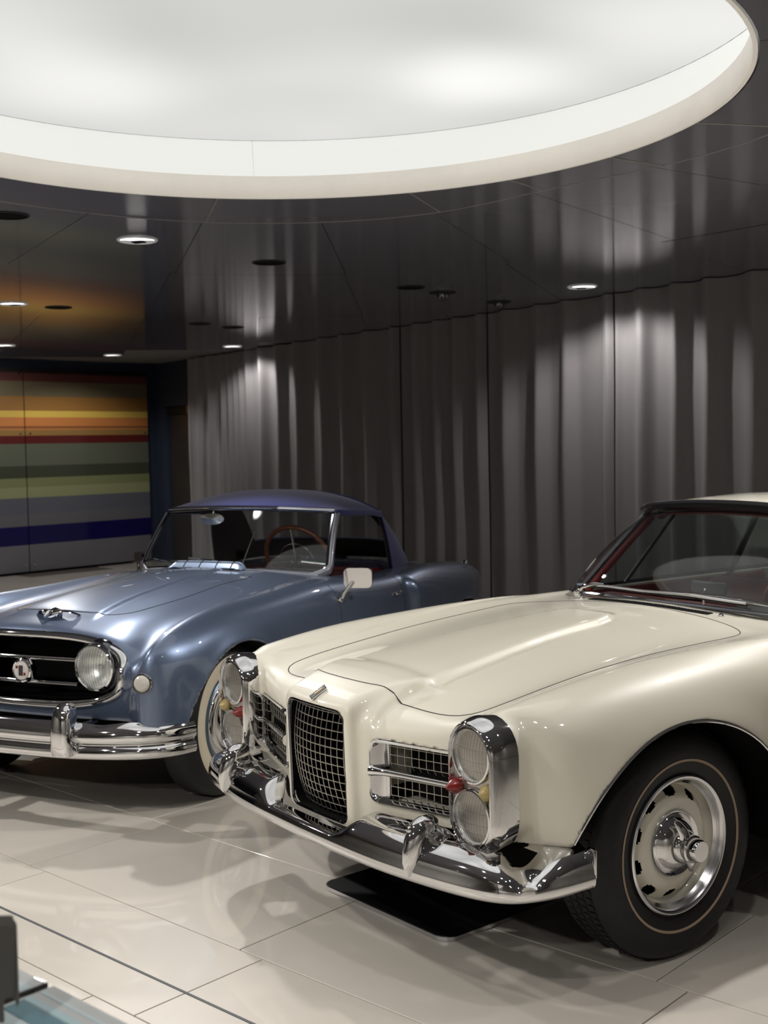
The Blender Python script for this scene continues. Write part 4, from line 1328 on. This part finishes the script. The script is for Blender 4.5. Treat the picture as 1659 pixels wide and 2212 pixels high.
def F_blue(X, Y, Z):
    top = BT(X, Y)
    # raised centre rib of the bonnet
    yb = np.interp(X, [-.9, 0, .36], [.10, .19, .24])
    top = top + .010 * sstep(-X, -.36, -.2) * (1 - sstep(Y, yb - .02, yb + .02))
    wid = BW(X) + BZ(Z) + .055 * sstep(-X, 1.84, 1.95) * (1 - sstep(-X, 2.6, 3.4))
    f = smax(Z - top, Y - wid, .15)
    fx = X - (BXF(Y) - .10 * np.square(np.maximum(Z - .60, 0)) * 4 - .06 * np.square(np.minimum(Z - .52, 0)) * 10)
    f = smax(f, fx, .085)
    f = smax(f, -3.72 - X - .25 * np.square(Y) + .4 * np.square(Z - .5), .2)
    f = smax(f, np.where(X > .30, .405, .22) + .0 * Z - Z, .03)
    for cx, cz, a, b_ in BAR:
        e = np.sqrt(np.square((X - cx) / a) + np.square((Z - cz) / b_))
        f = f - .010 * np.exp(-np.square((e - 1.0) / .10)) * sstep(Y, .60, .70)
        f = smax(f, -smax((e - 1) * min(a, b_), .50 - Y, .01), .012)
    # mouth
    m = (np.power(np.power(np.abs(Y) / .500, 2.8) + np.power(np.abs(Z - .612) / .142, 2.8), 1 / 2.8) - 1) * .142
    f = smax(f, -smax(m, .22 - X, .01), .012)
    # cockpit
    c = smax(smax(Y - .60, X - (-1.085 - .14 * np.square(Y / .58)), .05), smax(-2.28 - X, .36 - Z, .03), .04)
    f = smax(f, -c, .012)
    return f
BP, BQ, BN = surface_nets(F_blue, (-3.8, 0, .18), (.70, .93, .97), .0125)
bh_half = [(.262, 0), (.260, .12), (.245, .21), (.215, .275), (.16, .315), (.05, .335), (-.3, .345), (-.7, .345), (-.86, .335), (-.90, .28), (-.905, .12), (-.905, 0)]
bh_out = spline(bh_half, 60)
bh_poly = [tuple(p) for p in bh_out] + [(x, -y) for x, y in bh_out[-2:0:-1]]
BP = snap_to(bh_poly, BP, BN[:, 2] > .3, .0065)
bdoor_poly = [(-1.0, .40), (-1.0, .95), (-1.83, .95), (-1.83, .40)]
bdoor_xz = [(-.985, .86), (-1.0, .70), (-1.02, .36), (-1.80, .36), (-1.82, .60), (-1.80, .86)]
BP = snap_to(bdoor_xz, BP, np.abs(BN[:, 1]) > .6, .0065, (0, 2))
BP, BN = settle(F_blue, BP, .0125, 2)
bc_ = BP[BQ].mean(1); bn_ = BN[BQ].mean(1)
fn = np.cross(BP[BQ[:, 1]] - BP[BQ[:, 0]], BP[BQ[:, 2]] - BP[BQ[:, 1]])
if (fn * bn_).sum() < 0: BQ = BQ[:, ::-1]
bay = np.abs(bc_[:, 1])
bd_ = np.zeros(len(bc_), bool)
for cx, cz, a, b_ in BAR:
    bd_ |= (((bc_[:, 0] - cx) / a) ** 2 + ((bc_[:, 2] - cz) / b_) ** 2 < 1.012) & (bn_[:, 0] * (bc_[:, 0] - cx) / a + bn_[:, 2] * (bc_[:, 2] - cz) / b_ < .35)
bd_ |= (bn_[:, 2] < -.8) & (bc_[:, 2] < .45)
mm = (bay / .500) ** 2.8 + (np.abs(bc_[:, 2] - .612) / .142) ** 2.8
bd_ |= (mm < 1.02) & (bc_[:, 0] > .2) & (bc_[:, 0] < BXF(bay) - .018)
bcab = (bay < .598) & (bc_[:, 0] < -1.09 - .14 * (bay / .58) ** 2) & (bc_[:, 0] > -2.275) & (bc_[:, 2] > .34)
bm_ = np.where(bcab, 2, np.where(bd_, 1, 0))
bh_sel = in_poly(bh_poly, bc_[:, 0], bc_[:, 1]) & (bn_[:, 2] > .2) & (bm_ == 0)
bdr = in_poly(bdoor_xz, bc_[:, 0], bc_[:, 2]) & (np.abs(bn_[:, 1]) > .3) & (bm_ == 0) & (bay > .62)
BMATS = [BLUE, BLACK, REDLEATHER]
body_mesh('body', BP, BQ, BN, BMATS, bm_, blue, ~(bh_sel | bdr))
body_mesh('hood', BP, BQ, BN, BMATS, bm_, blue, bh_sel)
body_mesh('door', BP, BQ, BN, BMATS, bm_, blue, bdr & (bc_[:, 1] > 0))
body_mesh('door', BP, BQ, BN, BMATS, bm_, blue, bdr & (bc_[:, 1] < 0))
def on_blue(xy, z0=.85, lift=0.):
    xy = np.asarray(xy, float)
    return np.c_[xy, drop(F_blue, xy[:, 0], xy[:, 1], z0) + lift]
hp = resample(bh_poly, 200, closed=True)
MB().tube(on_blue(hp, .84, -.0006), .0028, 6, closed=True).build('hood_gap', BLUEGAP, blue)
for sy in (1, -1):
    dl = resample(bdoor_xz[0:3] + bdoor_xz[3:6], 90)
    yy = side(F_blue, dl[:, 0], dl[:, 1], .80)
    MB().tube([(x, sy * (y - .0008), z) for (x, z), y in zip(dl, yy)], .0026, 6).build('door_gap', BLUEGAP, blue)
    MB().box((-1.74, sy * (side(F_blue, -1.74, .70, .8)[0] + .012), .70), (.10, .014, .018), .006).build('door_handle', CHROME, blue)
MB().box((-1.3, 0, .27), (3.4, 1.0, .12), .04).build('underbody', BLACK, blue)
MB().box((.18, 0, .33), (.5, 1.0, .14), .03).build('front_apron', BLACK, blue)

def wheel_blue(x, y, sgn):
    M = axis_matrix((x, y, .342), (0, sgn, 0), (1, 0, 0))
    tyre = [(.205, -.02), (.215, -.006), (.23, .003), (.26, .008), (.29, .006), (.315, -.004), (.332, -.02), (.341, -.045), (.342, -.07), (.342, -.12), (.338, -.15), (.30, -.18), (.24, -.185), (.205, -.17)]
    w_ = MB().lathe(tyre, 64, M).build('wheel', RUBBER, blue, sharp=50)
    MB().lathe([(.212, -.007), (.216, -.002), (.232, .0055), (.26, .0105), (.281, .0095), (.288, .007)], 80, M).build('whitewall', WHITEWALL, w_)
    MB().lathe([(.212, -.012), (.209, .002), (.203, .006), (.196, .002), (.192, -.008), (.188, -.018)], 64, M).build('rim', mat('blue_rim_paint', (.10, .15, .22), .3, metal=.6, coat=.8), w_)
    MB().lathe([(.190, -.016), (.186, -.004), (.175, .004), (.15, .006), (.135, -.002), (.12, -.004), (.10, .006), (.075, .024), (.05, .036), (.025, .041), (.0005, .042)], 64, M).build('hub_cap', CHROME, w_)
    return w_
for x, y, s in ((0, .735, 1), (-2.59, .735, 1), (0, -.735, -1), (-2.59, -.735, -1)): wheel_blue(x, y, s)

# mouth: heavy chrome surround, two bars, lamps, emblem
def mouth(a, s=1., t=1.):
    c, q = math.cos(a), math.sin(a)
    return (.508 * s * math.copysign(abs(c) ** (2 / 2.8), c), .612 + .148 * t * math.copysign(abs(q) ** (2 / 2.8), q))
rows = []
def front_x(F, y, z, x0):
    x = np.full(len(y), x0)
    for _ in range(80):
        x = x - np.clip(np.asarray(F(x, np.abs(y), z), float), -.02, .02) * .7
    return x
mo = np.array([mouth(2 * PI * k / 120, 1.05, 1.08) for k in range(120)])
mx = front_x(F_blue, mo[:, 0], mo[:, 1], .50)
for _ in range(3):
    mx = (np.roll(mx, 1) + mx * 2 + np.roll(mx, -1)) / 4
for k in range(120):
    a = 2 * PI * k / 120
    r = []
    for s, t, d in ((1.035, 1.10, -.010), (1.030, 1.085, .008), (1.008, 1.03, .022), (.985, .96, .024), (.960, .885, .012), (.945, .84, -.012), (.940, .83, -.05)):
        y, z = mouth(a, s, t)
        r.append((mx[k] + d + .006, y, z))
    rows.append(r)
MB().grid(rows, closed_u=True).build('grille_surround', CHROME, blue, sharp=70)
MB().box((.26, 0, .61), (.02, .90, .26)).build('radiator_back', BLACK, blue, smooth=False)
for z in (.660, .556):
    MB().tube([(.478 - .10 * y * y, y, z) for y in np.linspace(-.27, .27, 25)], .0125, 12, flat=(.8, 1.15)).build('grille_bar', CHROME, blue)
for sy in (1, -1):
    Mh = axis_matrix((.428, sy * .362, .634), (1, 0, 0))
    hl = MB().lathe([(.120, -.04), (.119, .015), (.113, .034), (.106, .040), (.101, .034), (.099, .018)], 56, Mh).build('headlamp', DARK_CHROME, blue)
    MB().lathe([(.1005, .020), (.102, .046), (.099, .058), (.093, .061), (.087, .054), (.0855, .044)], 56, Mh).build('headlamp_ring', CHROME, hl)
    MB().lathe([(.0865, .046), (.072, .02), (.05, .0), (.02, -.01), (.0005, -.012)], 40, Mh).build('reflector', REFLECTOR, hl)
    MB().lathe([(.0005, .074), (.03, .072), (.055, .0665), (.075, .058), (.0868, .049)], 48, Mh).build('lens', LENS, hl)
    rb = MB()
    for k in range(-6, 7):
        o = k * .0130; h_ = math.sqrt(max(.083 ** 2 - o * o, 0))
        rb.tube([(Mh @ Vector((t, o, .0745 - .0255 * ((t * t + o * o) / .0868 ** 2)))) for t in np.linspace(-h_, h_, 9)], .0013, 5)
    rb.build('lens_ribs', MATS['rib_glass'], hl)['kind'] = 'stuff'
    MB().box((.432, sy * .362, .634), (.02, .010, .016), .004).build('bulb_shield', CHROME_SOFT, hl)
    yp = .655; zp = .598
    xp = .548
    Mp = axis_matrix((xp - .002, sy * yp, zp), (1, sy * .22, .05))
    pk = MB().lathe([(.042, -.012), (.043, .004), (.040, .010), (.036, .010), (.034, .004)], 36, Mp).build('parking_lamp', CHROME, blue)
    pr_ = [(.0345, .006)]
    for k in range(1, 7):
        r = .0345 * math.cos(k / 6 * PI / 2 * .98); h_ = .006 + .020 * math.sin(k / 6 * PI / 2)
        pr_ += [(r + .0012, h_ - .002), (max(r, .0005), h_)]
    MB().lathe(pr_, 32, Mp).build('lens', mat('frosted_lens', srgb(196, 192, 184), .25, coat=.5), pk)
Me = axis_matrix((.500, 0, .606), (1, 0, .05))
em = MB().lathe([(.056, -.02), (.057, .0), (.053, .012), (.046, .018), (.042, .015), (.0005, .015)], 12, Me).build('emblem', CHROME, blue, sharp=25)
MB().lathe([(.0005, .019), (.03, .018), (.040, .0155)], 28, Me).build('emblem_face', mat('emblem_white', srgb(206, 200, 196), .3, coat=.6), em)
MB().prism([(-.022, -.012), (.022, -.012), (.022, .010), (-.022, .010)], .018, .0205, Me).build('emblem_shield', mat('emblem_dark', srgb(52, 50, 58), .3, coat=.6), em, sharp=20)
MB().prism([(.008, .016), (.020, .016), (.020, .027), (.008, .027)], .0175, .0198, Me).build('emblem_mark', REDLENS, em, sharp=20)
MB().prism([(-.020, -.026), (-.008, -.026), (-.008, -.016), (-.020, -.016)], .0175, .0198, Me).build('emblem_mark', REDLENS, em, sharp=20)
# vertical seam beside the nose, where wing meets front panel
MB().tube([(float(BXF(np.array([.565]))[0]) - .012, .565, z) for z in np.linspace(.43, .62, 8)], .0018, 6).build('seam', BLUEGAP, blue)

# bumper with rolled section, and guards
bb_path = [(.690, 0), (.684, .20), (.655, .42), (.605, .58), (.535, .70), (.455, .765), (.375, .795)]
def blue_prof(s, y):
    wv = .012 * math.exp(-((s - .50) / .08) ** 2)
    t = .438 - .028 * float(sstep(np.array(s), .55, .95)) - wv
    return [(.05, .288), (.022, .284), (.006, .292), (0, .306), (.001, .322), (.008, .336), (.017, .343), (.015, .350), (.004, .357), (-.001, .370), (0, .386), (.006, .402), (.015, .416), (.024, t - .008), (.036, t), (.055, t - .006), (.06, t - .03)]
bb, _, _, _ = bumper_sweep(bb_path, blue_prof, 60, 'bumper', CHROME, blue)
for sy in (1, -1):
    secs = [(.302, .690, .030, .66), (.308, .712, .044, .65), (.33, .722, .050, .64), (.40, .724, .047, .63), (.46, .718, .042, .62), (.495, .705, .038, .62), (.513, .690, .030, .625), (.519, .668, .012, .64)]
    rows = []
    for z, xf, hw, xb in secs:
        m = (xf + xb) / 2
        rows.append([(m + (xf - m) * math.copysign(abs(math.cos(a)) ** .7, math.cos(a)), sy * .352 + hw * math.copysign(abs(math.sin(a)) ** .7, math.sin(a)), z) for a in np.linspace(0, 2 * PI, 29)[:-1]])
    g_ = MB().grid(rows, closed_v=True); n0 = len(g_.v)
    g_.f += [tuple(range(28))[::-1], tuple(n0 - 28 + k for k in range(28))]
    g_.build('bumper_guard', CHROME, blue, sharp=50)
    MB().box((.55, sy * .352, .38), (.22, .05, .06), .01).build('bumper_bracket', DARK_CHROME, bb)

# windscreen: curved one-piece glass in a bright frame
def bbase(s): return Vector((-1.030 - .17 * s * s, .602 * s, .898 - .040 * s * s))
def btop(s): return Vector((-1.275 - .14 * s * s, .545 * s, 1.200 - .022 * s * s))
def bsurf(s, v):
    ss = s * (1 - .06 * max(0, 1 - v / .14) ** 2)
    return bbase(ss).lerp(btop(ss), v) + Vector((.015 * math.sin(PI * v), 0, 0))
FRAME = mat('grey_frame_paint', srgb(150, 152, 162), .3, metal=.5, coat=.4)
SB_ = np.linspace(-1, 1, 33)
MB().sheet([[bsurf(s, v)[:] for v in np.linspace(.01, .99, 12)] for s in SB_], .004).build('windscreen', GLASS, blue)
loop = [bsurf(s, 0)[:] for s in SB_] + [bsurf(1, v)[:] for v in np.linspace(.04, .96, 12)] + [bsurf(s, 1)[:] for s in SB_[::-1]] + [bsurf(-1, v)[:] for v in np.linspace(.96, .04, 12)]
MB().tube(resample(loop, 150, closed=True), .0085, 8, closed=True).build('windscreen_seal', DARK_CHROME, blue)
for sy in (1, -1):
    MB().tube([(bsurf(sy, v) + Vector((-.014, sy * .014, -.006)))[:] for v in np.linspace(-.10, 1.02, 14)], [.030, .027, .024] + [.019] * 11, 10, flat=(1, .65)).build('pillar', FRAME, blue)
MB().tube([(bsurf(s, 1) + Vector((-.006, 0, .008)))[:] for s in SB_], .013, 8).build('screen_header', CHROME, blue)
MB().tube([(bsurf(s, 0) + Vector((.012, 0, -.010)))[:] for s in SB_], .016, 8, flat=(.6, 1)).build('windscreen_moulding', FRAME, blue)

# cloth top: roof sheet, then the rear hood with its clear window
secs = [(-1.270, -.14, .552, 1.212, 1.190), (-1.33, -.115, .562, 1.240, 1.190), (-1.45, -.07, .575, 1.272, 1.185), (-1.62, -.03, .585, 1.292, 1.178), (-1.80, -.01, .590, 1.290, 1.168), (-1.93, 0, .590, 1.272, 1.150)]
rows = []
for xc, sw_, hw, zc, zs_ in secs:
    rows.append([(xc + sw_ * s * s, hw * s, zs_ + (zc - zs_) * (1 - abs(s) ** 2.6)) for s in np.linspace(-1, 1, 41)])
rows2 = np.array(rows); tt = np.linspace(0, 1, len(secs)); rows2 = np.einsum('ij,jkl->ikl', cubic_weights(tt, np.linspace(0, 1, 24)), rows2)
top_ = MB().sheet(rows2[::-1], .010).build('cloth_top', CANVAS, blue, sharp=60)
for sy in (1, -1):
    MB().tube([(p[0] + .0, p[1] * 1.0 + sy * .002, p[2] - .014) for p in (rows2[:, -1] if sy > 0 else rows2[:, 0])], .016, 8, flat=(1.2, .7)).build('cloth_valance', CANVAS, top_)
rearr = []
nu = 49
for i in range(nu):
    th = -PI / 2 + PI * i / (nu - 1)
    sn, cs = math.sin(th), math.cos(th)
    s = math.copysign(abs(sn) ** 1.0, sn)
    pt = Vector((-1.93, .590 * s, 1.150 + .122 * (1 - abs(s) ** 2.6)))
    pb = Vector((-2.02 - .47 * cs ** .55, .625 * math.copysign(abs(sn) ** .45, sn), .800 + .035 * cs))
    pc = pt.lerp(pb, .38) + Vector((-.10 * cs, .02 * s, .06 * cs + .012))
    row = []
    for v in np.linspace(0, 1, 22):
        row.append(((1 - v) ** 2 * pt + 2 * v * (1 - v) * pc + v * v * pb)[:])
    rearr.append(row)
def rear_hole(i, j): return 12 <= i <= 35 and 4 <= j <= 16
MB().sheet(rearr, .008, rear_hole).build('cloth_rear', CANVAS, top_, sharp=60)
MB().sheet([r[4:18] for r in rearr[12:37]], .002).build('rear_window', GLASS, top_)
LINING = mat('brown_hood_lining', srgb(52, 46, 42), .9)
MB().sheet([[(p[0], p[1] * .975, p[2] - .016) for p in r] for r in rows2[::-1]], .003).build('lining', LINING, top_)
MB().sheet([[(p[0] + .014, p[1] * .97, p[2] - .006) for p in r] for r in rearr], .003, rear_hole).build('lining', LINING, top_)
MB().tube([r[0] for r in rearr], .009, 8).build('roof_bow_seam', CANVAS, top_)
for i in (4, 44):
    MB().lathe([(.009, 0), (.008, .004), (.0005, .006)], 12, axis_matrix(Vector(rearr[i][20]) , (0, 1 if i > 20 else -1, .2))).build('snap_fastener', CHROME, top_)

# inside: red seats, dash, steering wheel, mirror, aerial
seat(blue, -1.95, .33, REDLEATHER, hgt=.30); seat(blue, -1.95, -.33, REDLEATHER, hgt=.30)
MB().box((-1.30, 0, .80), (.16, 1.10, .14), .05, seg=4).build('dashboard', DARKTRIM, blue)
Ms = axis_matrix((-1.50, .270, .905), (-.90, 0, .42), (0, 1, 0))
sw = MB().tube([(Ms @ Vector((.205 * math.cos(a), .205 * math.sin(a), 0)))[:] for a in np.linspace(0, 2 * PI, 57)[:-1]], .0135, 10, closed=True).build('steering_wheel', WOOD, blue)
MB().tube([(Ms @ Vector((.105 * math.cos(a), .105 * math.sin(a), -.012)))[:] for a in np.linspace(0, 2 * PI, 41)[:-1]], .004, 6, closed=True).build('horn_ring', CHROME, sw)
for a in (.2, PI - .2, PI * 1.5):
    MB().tube([(Ms @ Vector((.20 * math.cos(a), .20 * math.sin(a), 0)))[:], (Ms @ Vector((.02 * math.cos(a), .02 * math.sin(a), -.03)))[:]], .007, 8, flat=(1.6, .6)).build('wheel_spoke', CHROME_SOFT, sw)
MB().lathe([(.0005, .0), (.025, -.002), (.032, -.015), (.03, -.06)], 20, Ms).build('wheel_hub', CHROME_SOFT, sw)
pm = bsurf(-.30, .82) + Vector((-.05, 0, 0))
MB().lathe([(.0005, .012), (.03, .010), (.044, .004), (.045, -.002), (.0005, -.004)], 24, axis_matrix(pm[:], (-1, -.35, .1), (0, 0, 1)) @ Matrix.Diagonal((.75, 1.5, 1, 1))).build('inside_mirror', CHROME, blue)
MB().tube([pm[:], (bsurf(-.30, .97) + Vector((-.02, 0, 0)))[:]], .005, 6).build('mirror_stalk', CHROME, blue)
MB().tube([(-1.16, .10, .90), (-1.22, .15, 1.08)], [.0035, .0018], 6).build('aerial', CHROME_SOFT, blue)
# wipers
for s0, s1, sp in ((-.02, -.30, .22), (-.62, -.80, -.42)):
    pts = [(bsurf(s, .07 + .05 * k / 9) + Vector((.016, 0, .010)))[:] for k, s in enumerate(np.linspace(s0, s1, 10))]
    wb_ = MB().tube(pts, .006, 6, flat=(1, .6)).build('wiper_blade', CHROME_SOFT, blue)
    pv = bbase(sp) + Vector((.035, 0, -.005))
    mid = Vector(pts[4]) + Vector((.006, 0, .006))
    MB().tube([pv[:], (pv + Vector((.0, 0, .025)))[:], (pv.lerp(mid, .5) + Vector((.004, 0, .02)))[:], mid[:]], [.009, .009, .006, .004], 8, flat=(1, .7)).build('wiper_arm', CHROME, wb_)
    MB().lathe([(.016, -.02), (.016, .002), (.011, .010), (.0005, .012)], 18, axis_matrix(pv[:], (.2, 0, 1))).build('wiper_pivot', CHROME, wb_)
# cowl air scoop: pale louvred box with chrome divisions
cs_ = tag(empty('cowl_scoop', parent=blue))
out = []
for k in range(41):
    t = -1 + 2 * k / 40
    out.append(t)
def scoop_pt(t, u):
    y = -.02 + .235 * t; e = min(1, (1 - abs(t)) / .16) ** .5
    x = -.955 - .055 * u - .10 * y * y
    return (x, y, .898 - .06 * y * y + (.030 * (1 - (u - 1) ** 2) + .006) * e)
MB().sheet([[scoop_pt(t, u) for u in np.linspace(0, 1, 6)] for t in out], .004).build('scoop_lid', mat('pale_scoop', srgb(150, 168, 196), .3, metal=.4, coat=.6), cs_)
for t in (-.55, -.12, .32, .72):
    MB().tube([scoop_pt(t, u) for u in np.linspace(0, 1, 5)], .004, 6).build('scoop_rib', CHROME, cs_)
MB().tube([scoop_pt(t, .55) for t in np.linspace(-.93, .93, 21)], .0035, 6).build('scoop_rib', CHROME, cs_)
# winged bonnet ornament
orn = tag(empty('hood_ornament', parent=blue))
oz = on_blue(np.array([[.335, 0.03]]), .84)[0]
MB().tube([(oz[0] + .055, .03, oz[2] + .006), (oz[0] + .03, .03, oz[2] + .020), (oz[0] - .02, .03, oz[2] + .026), (oz[0] - .07, .03, oz[2] + .016)], [.006, .016, .015, .004], 10, flat=(1, .7)).build('ornament_body', CHROME, orn)
for sy in (1, -1):
    rows = []
    for k in range(9):
        t = k / 8
        y = sy * (.012 + .105 * t); x0 = oz[0] + .02 - .05 * t ** 1.5; ch = .055 * (1 - .55 * t)
        z = float(drop(F_blue, oz[0], .03 + y, .84)[0]) + .016 - .006 * t + .012 * math.sin(PI * t)
        rows.append([(x0, .03 + y, z + .003), (x0 - ch / 2, .03 + y, z + .007), (x0 - ch, .03 + y, z + .001)])
    MB().sheet(rows, .003 * sy).build('ornament_wing', CHROME, orn)
# door mirrors on their stalks
for sy, mx, my in ((1, -1.02, .800), (-1, -1.36, .755)):
    z0 = float(drop(F_blue, mx, my - .03, .85)[0])
    mr = MB().tube([(mx, sy * (my - .03), z0 - .01), (mx - .01, sy * (my - .01), z0 + .03), (mx - .05, sy * (my + .02), z0 + .085)], [.014, .010, .008], 10).build('door_mirror', CHROME, blue)
    Mm = axis_matrix((mx - .09, sy * (my + .035), z0 + .105), (-1, -sy * .25, .05), (0, 0, 1))
    MB().prism(rounded_rect(.105 if sy > 0 else .06, .150 if sy > 0 else .075, .028, 6), -.018, .012, Mm).build('mirror_shell', CHROME, mr, sharp=30)
    MB().prism(rounded_rect(.092 if sy > 0 else .05, .136 if sy > 0 else .064, .024, 6), .010, .0135, Mm).build('mirror_face', mat('mirror_glass', (.7, .72, .73), .02, metal=1), mr, sharp=30)
    MB().lathe([(.024, -.006), (.024, .004), (.016, .010), (.0005, .011)], 18, axis_matrix((mx + .01, sy * (my - .035), z0), (0, 0, 1))).build('mirror_foot', CHROME, mr)
    # tail lamps on the wing tips
    zt = float(drop(F_blue, -3.22, .63, .75)[0])
    MB().lathe([(.022, -.02), (.022, .0), (.016, .02), (.0005, .028)], 18, axis_matrix((-3.22, sy * .63, zt + .012), (-1, 0, .35))).build('tail_lamp', CHROME, blue)
